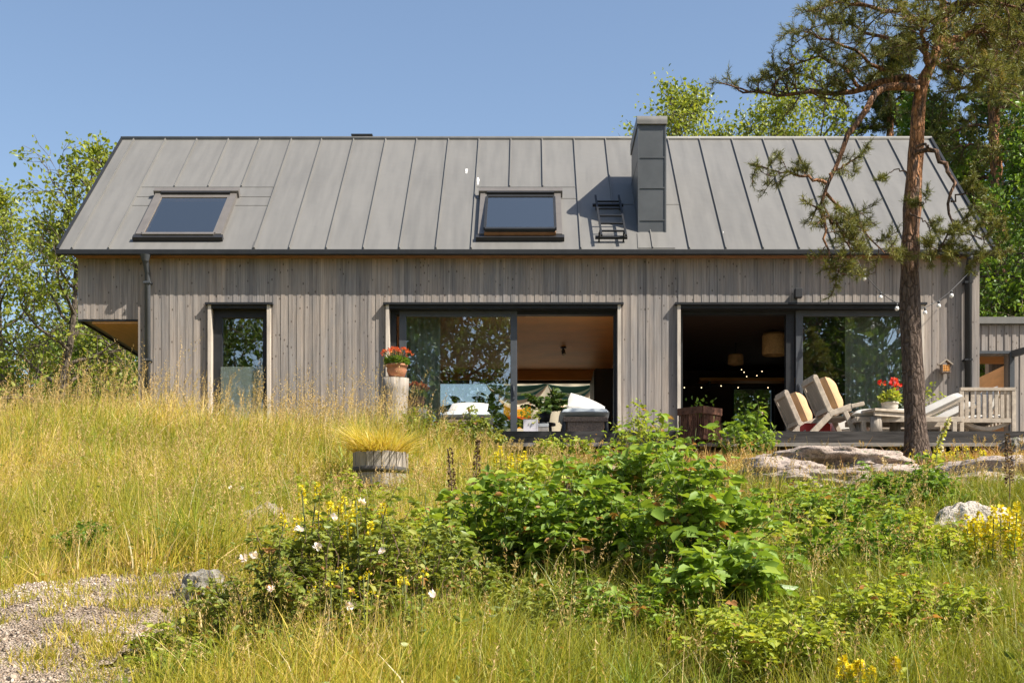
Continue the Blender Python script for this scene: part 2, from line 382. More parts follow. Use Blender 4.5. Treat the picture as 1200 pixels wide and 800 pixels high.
def mat_bark(name, lo, hi, sc=9.0, bump=1.0):
    """bark whose colour follows the 'tint' attribute (0 = old bark, 1 = young bark)"""
    m, nt, nd, lk = new_mat(name)
    out = N(nt, 'ShaderNodeOutputMaterial'); b = N(nt, 'ShaderNodeBsdfPrincipled', Roughness=0.9)
    b.inputs['Specular IOR Level'].default_value = 0.15
    at = N(nt, 'ShaderNodeAttribute'); at.attribute_name = 'tint'
    g = N(nt, 'ShaderNodeNewGeometry')
    mp = N(nt, 'ShaderNodeMapping'); mp.inputs['Scale'].default_value = (2.0, 2.0, 0.5); lk.new(g.outputs['Position'], mp.inputs[0])
    wv = N(nt, 'ShaderNodeTexNoise', Scale=5.0, Detail=3.0); lk.new(g.outputs['Position'], wv.inputs['Vector'])
    mv = N(nt, 'ShaderNodeMix', data_type='VECTOR'); mv.inputs[0].default_value = 0.14
    lk.new(mp.outputs[0], mv.inputs['A']); lk.new(wv.outputs['Color'], mv.inputs['B'])
    v = N(nt, 'ShaderNodeTexVoronoi', Scale=sc, feature='DISTANCE_TO_EDGE'); lk.new(mv.outputs['Result'], v.inputs['Vector'])
    n1 = N(nt, 'ShaderNodeTexNoise', Scale=14.0, Detail=6.0, Roughness=0.7); lk.new(mp.outputs[0], n1.inputs['Vector'])
    cr = ramp(nt, [(0.0, (0.3,0.28,0.27)), (0.14, (0.95,0.95,0.95)), (0.5, (1.15,1.12,1.1))]); lk.new(v.outputs['Distance'], cr.inputs[0])
    nm = N(nt, 'ShaderNodeTexNoise', Scale=7.0, Detail=5.0, Roughness=0.7); lk.new(mp.outputs[0], nm.inputs['Vector'])
    rm = ramp(nt, [(0.38, (0,0,0)), (0.56, (1,1,1))]); lk.new(nm.outputs['Fac'], rm.inputs[0])
    mm = N(nt, 'ShaderNodeMath', operation='MULTIPLY'); lk.new(at.outputs['Fac'], mm.inputs[0]); lk.new(rm.outputs[0], mm.inputs[1])
    mx0 = N(nt, 'ShaderNodeMix', data_type='RGBA'); lk.new(mm.outputs[0], mx0.inputs[0]); mx0.inputs['A'].default_value = (*lo,1); mx0.inputs['B'].default_value = (*hi,1)
    mx = N(nt, 'ShaderNodeMix', data_type='RGBA', blend_type='MULTIPLY'); mx.inputs[0].default_value = 0.85
    lk.new(mx0.outputs['Result'], mx.inputs['A']); lk.new(cr.outputs[0], mx.inputs['B'])
    r2 = ramp(nt, [(0.3, (0.55,0.53,0.52)), (0.7, (1.45,1.42,1.4))]); lk.new(n1.outputs['Fac'], r2.inputs[0])
    mx2 = N(nt, 'ShaderNodeMix', data_type='RGBA', blend_type='MULTIPLY'); mx2.inputs[0].default_value = 1
    lk.new(mx.outputs['Result'], mx2.inputs['A']); lk.new(r2.outputs[0], mx2.inputs['B'])
    lk.new(mx2.outputs['Result'], b.inputs['Base Color'])
    ad = N(nt, 'ShaderNodeMath', operation='MULTIPLY_ADD'); lk.new(v.outputs['Distance'], ad.inputs[0]); ad.inputs[1].default_value = 2.0; lk.new(n1.outputs['Fac'], ad.inputs[2])
    bp = N(nt, 'ShaderNodeBump', Strength=bump, Distance=0.03); lk.new(ad.outputs[0], bp.inputs['Height']); lk.new(bp.outputs[0], b.inputs['Normal'])
    lk.new(b.outputs[0], out.inputs[0])
    return m

def mat_stripes(name, stops, axis='Z', scale=1.0, offset=0.0):
    m, nt, nd, lk = new_mat(name)
    out = N(nt, 'ShaderNodeOutputMaterial')
    at = N(nt, 'ShaderNodeAttribute'); at.attribute_name = 'tint'
    r = ramp(nt, stops, 'CONSTANT'); lk.new(at.outputs['Fac'], r.inputs[0])
    d = N(nt, 'ShaderNodeBsdfDiffuse'); t = N(nt, 'ShaderNodeBsdfTranslucent')
    lk.new(r.outputs[0], d.inputs[0]); lk.new(r.outputs[0], t.inputs[0])
    mx = N(nt, 'ShaderNodeMixShader'); mx.inputs[0].default_value = 0.4
    lk.new(d.outputs[0], mx.inputs[1]); lk.new(t.outputs[0], mx.inputs[2]); lk.new(mx.outputs[0], out.inputs[0])
    return m

M = {}
M['clad'] = mat_cladding()
M['roof'] = mat_roof()
M['glass'] = mat_glass()
M['skyglass'] = mat_glass('roof window glass', 0.52, (0.78, 0.80, 0.82), (1.0, 0.90, 0.76))
M['ground'] = mat_ground()
M['gravel'] = mat_gravel('crushed stone', [(0.0,(0.22,0.165,0.12)),(0.35,(0.35,0.275,0.21)),(0.7,(0.46,0.375,0.30)),(1.0,(0.60,0.51,0.43))], 70)
M['pebble'] = mat_gravel('pebble stone', [(0.0,(0.21,0.16,0.12)),(0.5,(0.38,0.305,0.245)),(1.0,(0.62,0.54,0.46))], 25)
M['granite'] = mat_granite('pinkish granite', (0.37,0.305,0.260))
M['granite_white'] = mat_granite('pale granite', (0.48,0.43,0.365))
M['granite_grey'] = mat_granite('grey granite', (0.27,0.25,0.215))
M['darkmetal'] = simple('dark grey painted metal', (0.022,0.023,0.025), 0.5, 0.0, 0.1, spec=0.25)
M['midmetal'] = simple('grey painted frame', (0.066,0.072,0.080), 0.5, 0.0, 0.08, spec=0.3)
M['chimmetal'] = simple('chimney sheet metal', (0.078,0.083,0.086), 0.42, 0.0, 0.10, 3.0)
M['black'] = simple('near black paint', (0.018,0.018,0.02), 0.5)
M['ply'] = simple('warm plywood', (0.78,0.37,0.095), 0.55, 0, 0.10, 1.6, stretch=(1,1,6))
M['annexply'] = simple('pale pine plywood', (0.66,0.42,0.21), 0.6, 0, 0.08, 2.0, stretch=(1,1,6))
M['plysoffit'] = simple('orange plywood soffit', (0.62,0.33,0.14), 0.6, 0, 0.08, 3.0, stretch=(8,1,1))
M['eavewood'] = simple('brown eave board', (0.26,0.125,0.055), 0.7, 0, 0.15, 6.0)
M['taupe'] = simple('taupe aluminium cladding', (0.135,0.122,0.110), 0.4, 0.0, 0.06)
M['white'] = simple('white paint', (0.78,0.77,0.74), 0.7, 0, 0.03)
M['floorwood'] = simple('oak floor', (0.55,0.41,0.26), 0.5, 0, 0.15, 2.0, stretch=(9,1,1))
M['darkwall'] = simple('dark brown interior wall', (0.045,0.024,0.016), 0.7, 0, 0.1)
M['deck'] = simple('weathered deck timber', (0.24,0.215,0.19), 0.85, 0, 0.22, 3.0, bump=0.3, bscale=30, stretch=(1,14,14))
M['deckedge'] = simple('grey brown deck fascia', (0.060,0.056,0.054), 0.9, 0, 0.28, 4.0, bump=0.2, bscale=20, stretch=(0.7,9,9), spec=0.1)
M['teak'] = simple('silvered teak', (0.40,0.335,0.262), 0.8, 0, 0.16, 5.0, bump=0.2, bscale=40, stretch=(3,3,3))
M['jamb'] = simple('pale timber jamb', (0.50,0.44,0.37), 0.8, 0, 0.15, 4.0, stretch=(4,4,0.6))  # timber paler than the cladding around it
M['panel'] = simple('shaded teak slats', (0.26,0.222,0.178), 0.85, 0, 0.2, 5.0, stretch=(1,9,1))  # darkened copy of the teak, shade of the chair backs put into its colour
M['beige'] = simple('beige canvas', (0.54,0.34,0.18), 0.95, 0, 0.10, 9.0, bump=0.25, bscale=14)
M['whitecloth'] = simple('off white cotton', (0.48,0.46,0.425), 0.95, 0, 0.04, 5.0, bump=0.2, bscale=9)
M['greycloth'] = simple('grey upholstery', (0.35,0.38,0.39), 0.95, 0, 0.06, 8.0, bump=0.2, bscale=30)
M['redcloth'] = simple('red fabric', (0.50,0.045,0.035), 0.9, 0, 0.12, 8.0)
M['pinkcloth'] = simple('salmon patterned throw', (0.62,0.25,0.19), 0.95, 0, 0.25, 16.0, dirt=(0.60,0.33,0.25))
M['terracotta'] = simple('terracotta', (0.40,0.17,0.085), 0.8, 0, 0.10, 10.0)
M['stonepot'] = simple('stone pot', (0.52,0.46,0.38), 0.85, 0, 0.12, 12.0, bump=0.3)
M['rust'] = simple('rusted iron', (0.15,0.065,0.038), 0.9, 0.2, 0.35, 14.0, bump=0.4, bscale=60)
M['log'] = simple('bare weathered log', (0.30,0.26,0.215), 0.9, 0, 0.3, 3.0, bump=0.6, bscale=8, stretch=(5,5,0.7))
M['barrel'] = simple('bleached oak staves', (0.31,0.27,0.225), 0.9, 0, 0.25, 3.5, bump=0.5, bscale=10, stretch=(6,6,0.8))
M['hoop'] = simple('dark iron hoop', (0.07,0.062,0.055), 0.7, 0.3, 0.2)
M['brick'] = simple('red clay block', (0.42,0.19,0.12), 0.9, 0, 0.2, 14.0, bump=0.4)
M['wicker'] = simple('brown woven base', (0.16,0.115,0.085), 0.85, 0, 0.3, 40.0, bump=0.6, bscale=90)
M['bulb'] = simple('milky bulb glass', (0.75,0.74,0.70), 0.2, 0, 0.02)
M['curtain'] = simple('sage linen curtain', (0.56,0.60,0.53), 0.95, 0, 0.06, 3.0)
M['lilac'] = simple('pale grey crate paint', (0.55,0.52,0.55), 0.8, 0, 0.06)
M['soil'] = simple('potting soil', (0.04,0.028,0.02), 0.95, 0, 0.2)
def emit(name, col, s):
    m, nt, nd, lk = new_mat(name); out = N(nt, 'ShaderNodeOutputMaterial'); e = N(nt, 'ShaderNodeEmission', Strength=s); e.inputs[0].default_value = (*col,1); lk.new(e.outputs[0], out.inputs[0]); return m
M['glow'] = emit('lit fairy bulb', (1.0, 0.78, 0.45), 2.2)
M['shade'] = simple('woven pendant shade', (0.42,0.25,0.11), 0.8, 0, 0.15, 20.0)
M['pinebark'] = mat_bark('pine bark', (0.135,0.102,0.082), (0.50,0.245,0.115), 13.0, 1.0)
M['greybark'] = mat_bark('grey brown bark', (0.15,0.125,0.10), (0.24,0.20,0.15), 12.0, 0.7)
M['needle'] = leafy('pine needles', [(0, (0.046, 0.065, 0.023)), (0.5, (0.092, 0.114, 0.032)), (0.85, (0.161, 0.162, 0.041)), (1, (0.291, 0.206, 0.058))], 0.2, 0.03)
M['needle2'] = leafy('light olive pine needles', [(0, (0.086, 0.103, 0.03)), (0.5, (0.17, 0.18, 0.044)), (0.85, (0.261, 0.234, 0.053)), (1, (0.425, 0.284, 0.081))], 0.25, 0.03)  # lighter, more olive than the plain needles
M['leaf_spring'] = leafy('fresh oak leaves', [(0, (0.133, 0.191, 0.026)), (0.5, (0.267, 0.32, 0.044)), (1, (0.439, 0.449, 0.079))], 0.48, 0.04)
M['leaf_mid'] = leafy('green broad leaves', [(0, (0.066, 0.136, 0.017)), (0.5, (0.138, 0.238, 0.029)), (1, (0.264, 0.367, 0.048))], 0.45, 0.04)
M['leaf_dark'] = leafy('dark forest leaves', [(0, (0.032, 0.067, 0.014)), (0.5, (0.071, 0.122, 0.024)), (1, (0.153, 0.206, 0.036))], 0.35, 0.04)  # darkest of the broad leaf greens
M['leaf_rasp'] = leafy('raspberry leaves', [(0, (0.094, 0.175, 0.021)), (0.5, (0.21, 0.327, 0.036)), (0.93, (0.378, 0.487, 0.067)), (1.0, (0.425, 0.213, 0.081))], 0.45, 0.08)
M['leaf_rose'] = leafy('rose leaves', [(0, (0.1, 0.144, 0.024)), (0.5, (0.224, 0.273, 0.042)), (0.93, (0.398, 0.385, 0.067)), (1.0, (0.442, 0.222, 0.084))], 0.40, 0.07)
M['leaf_light'] = leafy('light green leaves', [(0, (0.182, 0.251, 0.032)), (0.5, (0.335, 0.411, 0.048)), (0.93, (0.517, 0.53, 0.083)), (1.0, (0.435, 0.213, 0.081))], 0.48, 0.05)
M['leaf_gold'] = leafy('golden grass', [(0,(0.40,0.36,0.05)),(0.5,(0.66,0.54,0.10)),(1,(0.78,0.60,0.25))], 0.4, 0.05)
M['grass'] = leafy('meadow grass', [(0, (0.207, 0.228, 0.022)), (0.3, (0.358, 0.35, 0.037)), (0.6, (0.595, 0.472, 0.075)), (0.82, (0.78, 0.562, 0.237)), (1, (0.8, 0.702, 0.45))], 0.42, 0.03)
M['seed'] = leafy('grass seed heads', [(0, (0.413, 0.319, 0.109)), (0.5, (0.576, 0.413, 0.174)), (1, (0.726, 0.542, 0.283))], 0.35, 0.03)
M['moss'] = leafy('dry short turf', [(0, (0.33, 0.164, 0.067)), (0.4, (0.54, 0.277, 0.103)), (0.75, (0.51, 0.365, 0.073)), (1, (0.674, 0.479, 0.121))], 0.3, 0.03)
M['yellow'] = leafy('yellow petals', [(0,(0.55,0.42,0.012)),(0.5,(0.74,0.62,0.02)),(1,(0.85,0.76,0.07))], 0.25, 0.03)
M['redpetal'] = leafy('red petals', [(0,(0.50,0.02,0.02)),(0.6,(0.75,0.04,0.03)),(1,(0.85,0.16,0.06))], 0.3, 0.04)
M['orangepetal'] = leafy('orange red petals', [(0,(0.50,0.045,0.02)),(0.6,(0.70,0.11,0.03)),(1,(0.80,0.26,0.06))], 0.3, 0.03)
M['rosepetal'] = leafy('pale rose petals', [(0,(0.80,0.55,0.52)),(0.5,(0.85,0.74,0.70)),(1,(0.88,0.85,0.82))], 0.3, 0.03)
M['brownseed'] = leafy('brown dock seeds', [(0,(0.09,0.055,0.035)),(1,(0.20,0.12,0.07))], 0.15, 0.03)
M['stem'] = simple('green stems', (0.12,0.14,0.04), 0.7, 0, 0.2)
M['woodstem'] = simple('woody stems', (0.14,0.09,0.055), 0.8, 0, 0.2)

# ------------------------------------------------------------------ foliage generators
LEAF = np.array([(0,0,0),(-0.30,0.30,0.10),(-0.24,0.68,0.09),(0,1.0,-0.12),(0.24,0.68,0.09),(0.30,0.30,0.10)], float)
LEAF_Q = np.array([(0,3,2,1),(0,5,4,3)])
LANCE = np.array([(0,0,0),(-0.10,0.30,0.04),(-0.08,0.65,0.0),(0,1.0,-0.22),(0.08,0.65,0.0),(0.10,0.30,0.04)], float)
ROUND = np.array([(0,0,0),(-0.46,0.28,0.12),(-0.36,0.80,0.10),(0,1.0,0.0),(0.36,0.80,0.10),(0.46,0.28,0.12)], float)

def frames(D, up_bias=0.0, rng=RNG):
    """orthonormal frames with y axis along D and random roll; leaf blade normals biased upward"""
    n = len(D)
    D = D / np.maximum(np.linalg.norm(D, axis=1, keepdims=True), 1e-9)
    R = rng.normal(size=(n, 3)); R[:, 2] += up_bias
    Nn = R - D * np.sum(R*D, axis=1, keepdims=True)
    Nn /= np.maximum(np.linalg.norm(Nn, axis=1, keepdims=True), 1e-9)
    Xx = np.cross(D, Nn)
    return Xx, D, Nn

def leaves(P, D, size, tint, shape=LEAF, up_bias=1.2, rng=RNG):
    P = np.asarray(P, float); n = len(P)
    Xx, Yy, Zz = frames(np.asarray(D, float), up_bias, rng)
    s = np.broadcast_to(np.asarray(size, float), (n,))[:, None, None]
    T = shape[None]
    V = P[:, None, :] + s*(T[..., 0:1]*Xx[:, None] + T[..., 1:2]*Yy[:, None] + T[..., 2:3]*Zz[:, None])
    k = len(shape)
    Q = (LEAF_Q[None] + (np.arange(n)*k)[:, None, None]).reshape(-1, 4)
    return V.reshape(-1, 3), Q, np.repeat(np.broadcast_to(tint, (n,)), k)

def join_geo(parts):
    V, Q, T, o = [], [], [], 0
    for v, q, t in parts:
        V.append(v); Q.append(q + o); T.append(t); o += len(v)
    return np.concatenate(V), np.concatenate(Q), np.concatenate(T)

def blades(P, H, lean, width, tint, az=None, seg=3, rng=RNG):
    """grass blades: tapering curved strips"""
    n = len(P)
    if az is None: az = rng.uniform(0, 2*PI, n)
    d = np.stack([np.cos(az), np.sin(az), np.zeros(n)], 1)
    fa = rng.uniform(0, 2*PI, n)
    sd = np.stack([np.cos(fa), np.sin(fa), np.zeros(n)], 1)
    V = np.zeros((n, seg+1, 2, 3))
    for i in range(seg+1):
        t = i/seg
        c = P + d*(lean*t**2)[:, None]
        c[:, 2] += H*(t - 0.18*t*t*np.minimum(1, lean/np.maximum(H, 1e-3)))
        w = width*(1 - 0.92*t**1.4)
        V[:, i, 0] = c - sd*(w/2)[:, None]; V[:, i, 1] = c + sd*(w/2)[:, None]
    k = 2*(seg+1)
    base = np.array([(2*i, 2*i+1, 2*i+3, 2*i+2) for i in range(seg)])
    Q = (base[None] + (np.arange(n)*k)[:, None, None]).reshape(-1, 4)
    return V.reshape(-1, 3), Q, np.repeat(tint, k)

def tufts(P, D, L, tint, nper=11, spread=0.75, width=0.011, rng=RNG):
    """pine needle tufts: thin quads fanning round a shoot"""
    P = np.repeat(np.asarray(P, float), nper, 0); D = np.repeat(np.asarray(D, float), nper, 0)
    n = len(P); D = D/np.maximum(np.linalg.norm(D, axis=1, keepdims=True), 1e-9)
    off = rng.uniform(-0.9, 0.35, n)[:, None]
    Lr = np.repeat(np.broadcast_to(L, (n//nper,)), nper)*rng.uniform(0.7, 1.15, n)
    P = P + D*off*Lr[:, None]*0.9
    E = D*rng.uniform(0.5, 1.0, n)[:, None] + rng.normal(size=(n, 3))*spread
    E /= np.linalg.norm(E, axis=1, keepdims=True)
    S = np.cross(E, rng.normal(size=(n, 3))); S /= np.maximum(np.linalg.norm(S, axis=1, keepdims=True), 1e-9)
    w = width*0.5
    a = P; b = P + E*Lr[:, None]
    V = np.stack([a - S*w*0.5, a + S*w*0.5, b*0.55 + a*0.45 + S*w, b, ], 1)
    V[:, 3] = b; 
    Q = np.arange(n*4).reshape(n, 4)
    return V.reshape(-1, 3), Q, np.repeat(np.repeat(np.broadcast_to(tint, (n//nper,)), nper), 4)

def wig(p0, d0, length, n, rng, curl=0.25, up=0.0, grav=0.0):
    """wandering polyline"""
    p = np.array(p0, float); d = np.array(d0, float); d /= np.linalg.norm(d)
    pts = [p.copy()]
    for i in range(n):
        d = d + rng.normal(size=3)*curl
        d[2] += up - grav*(i/n)
        d /= np.linalg.norm(d)
        p = p + d*length/n
        pts.append(p.copy())
    return np.array(pts)

def tubes_np(polys, sides=6):
    """polys: list of (pts, r0, r1 or list, tint)"""
    V, Q, T = [], [], []; o = 0
    for pts, rr, tint, sd in polys:
        pts = np.asarray(pts, float); k = len(pts)
        dd = np.gradient(pts, axis=0); dd /= np.maximum(np.linalg.norm(dd, axis=1, keepdims=True), 1e-9)
        ref = np.array([0.31, 0.95, 0.1]) if abs(dd[0][1]) < 0.85 else np.array([1, 0.1, 0.0])
        a = np.cross(dd, ref); a /= np.maximum(np.linalg.norm(a, axis=1, keepdims=True), 1e-9)
        b = np.cross(dd, a)
        th = np.arange(sd)*2*PI/sd
        rr = np.broadcast_to(np.asarray(rr, float), (k,)) if np.ndim(rr) == 1 else np.full(k, rr)
        ring = pts[:, None] + rr[:, None, None]*(np.cos(th)[None, :, None]*a[:, None] + np.sin(th)[None, :, None]*b[:, None])
        V.append(ring.reshape(-1, 3))
        i = np.arange(k-1)[:, None]; j = np.arange(sd)[None]
        q = np.stack([i*sd+j, i*sd+(j+1) % sd, (i+1)*sd+(j+1) % sd, (i+1)*sd+j], -1).reshape(-1, 4)
        Q.append(q + o); o += k*sd
        T.append(np.repeat(np.broadcast_to(np.asarray(tint, float), (k,)), sd))
    return np.concatenate(V), np.concatenate(Q), np.concatenate(T)

def resample(pts, n):
    pts = np.asarray(pts, float)
    # Catmull-Rom through points
    P = np.vstack([2*pts[0]-pts[1], pts, 2*pts[-1]-pts[-2]])
    out = []
    m = len(pts)-1
    for u in np.linspace(0, m, n):
        i = min(int(u), m-1); t = u - i
        p0, p1, p2, p3 = P[i], P[i+1], P[i+2], P[i+3]
        out.append(0.5*((2*p1)+(-p0+p2)*t+(2*p0-5*p1+4*p2-p3)*t*t+(-p0+3*p1-3*p2+p3)*t**3))
    return np.array(out)

def along(pts, t):
    k = len(pts)-1; u = t*k; i = min(int(u), k-1); f = u-i
    p = pts[i]*(1-f)+pts[i+1]*f; d = pts[i+1]-pts[i]
    return p, d/np.linalg.norm(d)

def deciduous(name, label, base, height, crown_r, trunk_r, seed, mat, leaf=0.10, nleaf=9000, group=None, first=0.3,
              trunk_lean=(0, 0), limbs=14, bark='greybark', crown_pow=1.0, droop=0.0, cat='tree', shape=LEAF, spread=0.32, stems=1):
    rng = np.random.default_rng(seed)
    root = thing(name, label, cat, base, 0, group)
    polys = []; tw = []
    tops = []
    for s in range(stems):
        a0 = rng.uniform(0, 2*PI); ls = 0.0 if stems == 1 else 0.28
        d0 = np.array([trunk_lean[0]+ls*math.cos(a0), trunk_lean[1]+ls*math.sin(a0), 1.0])
        tr = wig((rng.normal()*0.05*stems, rng.normal()*0.05*stems, -0.15), d0, height*rng.uniform(0.85, 1.0), 10, rng, 0.055, 0.03)
        rr = trunk_r*(1-np.linspace(0, 1, len(tr))*0.9)*(0.7 if stems > 1 else 1); rr[0] *= 1.35
        polys.append((tr, rr, 0.2, 9)); tops.append((tr, rr))
    trunkpolys = list(polys); limbpolys = []
    for s, (tr, rr) in enumerate(tops):
        nl = max(3, limbs//stems)
        for i in range(nl):
            t = first + (0.97-first)*((i+rng.uniform(0, 1))/nl)
            p, d = along(tr, t)
            az = i*2.4 + rng.uniform(-0.5, 0.5) + s
            rel = (t-first)/(1-first)
            L = crown_r*(0.55+0.55*math.sin(PI*min(1, rel*0.85+0.15)))*rng.uniform(0.75, 1.15)*(1-0.45*rel**2)
            el = 0.15 + 0.75*rel + rng.uniform(-0.15, 0.2)
            dd = np.array([math.cos(az)*math.cos(el), math.sin(az)*math.cos(el), math.sin(el)])
            lp = wig(p, dd, L, 7, rng, 0.17, 0.05, droop)
            r0 = trunk_r*0.42*(1-0.6*rel)
            limbpolys.append((lp, r0*(1-np.linspace(0, 1, 8)*0.85), 0.5, 6))
            for j in range(8):
                t2 = 0.22+0.78*(j+rng.uniform(0, 1))/8
                p2, d2 = along(lp, t2)
                e = d2*0.7 + rng.normal(size=3)*0.6; e[2] += 0.15
                L2 = L*rng.uniform(0.32, 0.62)*(1.2-0.5*t2)
                sp = wig(p2, e, L2, 5, rng, 0.22, 0.04, droop)
                limbpolys.append((sp, r0*0.35*(1-np.linspace(0, 1, 6)*0.8), 0.7, 4))
                for k in range(4):
                    p3, d3 = along(sp, 0.3+0.7*(k+rng.uniform(0, 1))/4)
                    e3 = d3*0.6 + rng.normal(size=3)*0.7
                    tp = wig(p3, e3, L2*rng.uniform(0.4, 0.8)+0.14, 3, rng, 0.25, 0.05, droop)
                    limbpolys.append((tp, np.array([r0*0.13, r0*0.1, r0*0.08, r0*0.04])+0.003, 0.9, 3))
                    tw.append(tp)
    v, q, t = tubes_np(trunkpolys); np_mesh('trunk', v, q, M[bark], root, {'tint': t}, True)
    v, q, t = tubes_np(limbpolys); np_mesh('limbs', v, q, M[bark], root, {'tint': t}, True)
    tw = np.array(tw)                                  # (m,4,3)
    idx = rng.integers(0, len(tw), nleaf); seg = rng.uniform(0.15, 1.05, nleaf)*3
    i0 = np.minimum(seg.astype(int), 2); f = (seg-i0)[:, None]
    P = tw[idx, i0]*(1-f)+tw[idx, i0+1]*f
    D = tw[idx, i0+1]-tw[idx, i0]; D = D/np.maximum(np.linalg.norm(D, axis=1, keepdims=True), 1e-9)
    P = P + rng.normal(size=P.shape)*spread*0.30
    D = D*0.5 + rng.normal(size=P.shape)*0.7; D[:, 2] -= 0.15
    clump = rng.uniform(-0.22, 0.22, len(tw))[idx]
    tint = np.clip(0.48 + clump + rng.normal(size=nleaf)*0.16, 0, 1)
    v, q, t = leaves(P, D, leaf*rng.uniform(0.6, 1.25, nleaf), tint, shape, 0.8, rng)
    np_mesh('crown', v, q, M[mat], root, {'tint': t})
    return root

def pine_tree(name, label, base, trunk, tr, limbs, seed, mat='needle', group=None, dens=1.0, tl=0.10, width=0.011, nper=11):
    """trunk: world polyline; limbs: list of dict(pts, r, fol=(t0,t1,n,len,droop))"""
    rng = np.random.default_rng(seed)
    root = thing(name, label, 'tree', base, 0, group)
    B = np.array(base)
    tp = resample(np.array(trunk)-B, 34)
    # bark relief on the trunk outline
    rr = np.interp(np.linspace(0, 1, 34), np.linspace(0, 1, len(tr)), tr)*(1+0.05*rng.normal(size=34))
    tint = smooth(0.24, 0.50, np.linspace(0, 1, 34))
    v, q, t = tubes_np([(tp, rr, tint, 18)])
    for i in range(len(v)):
        nz = mnoise.noise(Vector((v[i]*np.array([5, 5, 1.3])).tolist()))
        j = i//18; c = tp[j]; v[i] = c + (v[i]-c)*(1+0.10*nz)
    np_mesh('trunk', v, q, M['pinebark'], root, {'tint': t}, True)
    lp = []; dead = []; tipsP = []; tipsD = []; tipsT = []
    for L in limbs:
        pts = resample(np.array(L['pts'])-B, 14)
        pts[1:] += rng.normal(size=(13, 3))*0.018*L.get('wob', 1)
        r = L['r']*(1-np.linspace(0, 1, 14)*0.78)
        (dead if L.get('dead') else lp).append((pts, r, L.get('tint', 0.75)*np.linspace(1, 0.55, 14), 8))
        t0, t1, nb, bl, dr = L['fol']
        for i in range(nb):
            t = t0+(t1-t0)*(i+rng.uniform(0, 1))/nb
            p, d = along(pts, t)
            e = d*0.55 + rng.normal(size=3)*np.array([0.75, 0.75, 0.5])
            e[2] += L.get('up', 0.1)
            ln = bl*rng.uniform(0.55, 1.2)
            sp = wig(p, e, ln, 5, rng, 0.22, -dr)
            lp.append((sp, r[-1]*0.9*(1-np.linspace(0, 1, 6)*0.7)+0.002, 0.25, 5))
            for k in range(int(7*dens)):
                p3, d3 = along(sp, 0.2+0.8*(k+rng.uniform(0, 1))/(7*dens))
                e3 = d3*0.7 + rng.normal(size=3)*0.6; e3[2] += 0.12
                tw_ = wig(p3, e3, ln*rng.uniform(0.15, 0.42), 3, rng, 0.25, 0.05)
                lp.append((tw_, np.array([0.006, 0.005, 0.004, 0.003]), 0.15, 3))
                for tt in (0.45, 0.75, 1.0):
                    pp, d4 = along(tw_, tt)
                    tipsP.append(pp); tipsD.append(d4+rng.normal(size=3)*0.35+np.array([0, 0, 0.15])); tipsT.append(L.get('lt', 0.45)+rng.normal()*0.16)
    v, q, t = tubes_np(lp); np_mesh('limbs', v, q, M['pinebark'], root, {'tint': t}, True)
    for i, dpoly in enumerate(dead):
        v, q, t = tubes_np([dpoly]); np_mesh('crooked_limb', v, q, M['pinebark'], root, {'tint': t}, True)
    n = len(tipsP)
    v, q, t = tufts(tipsP, tipsD, tl, np.clip(np.array(tipsT), 0, 1), nper, 0.55, width, rng)
    np_mesh('needles', v, q, M[mat], root, {'tint': t})
    return root

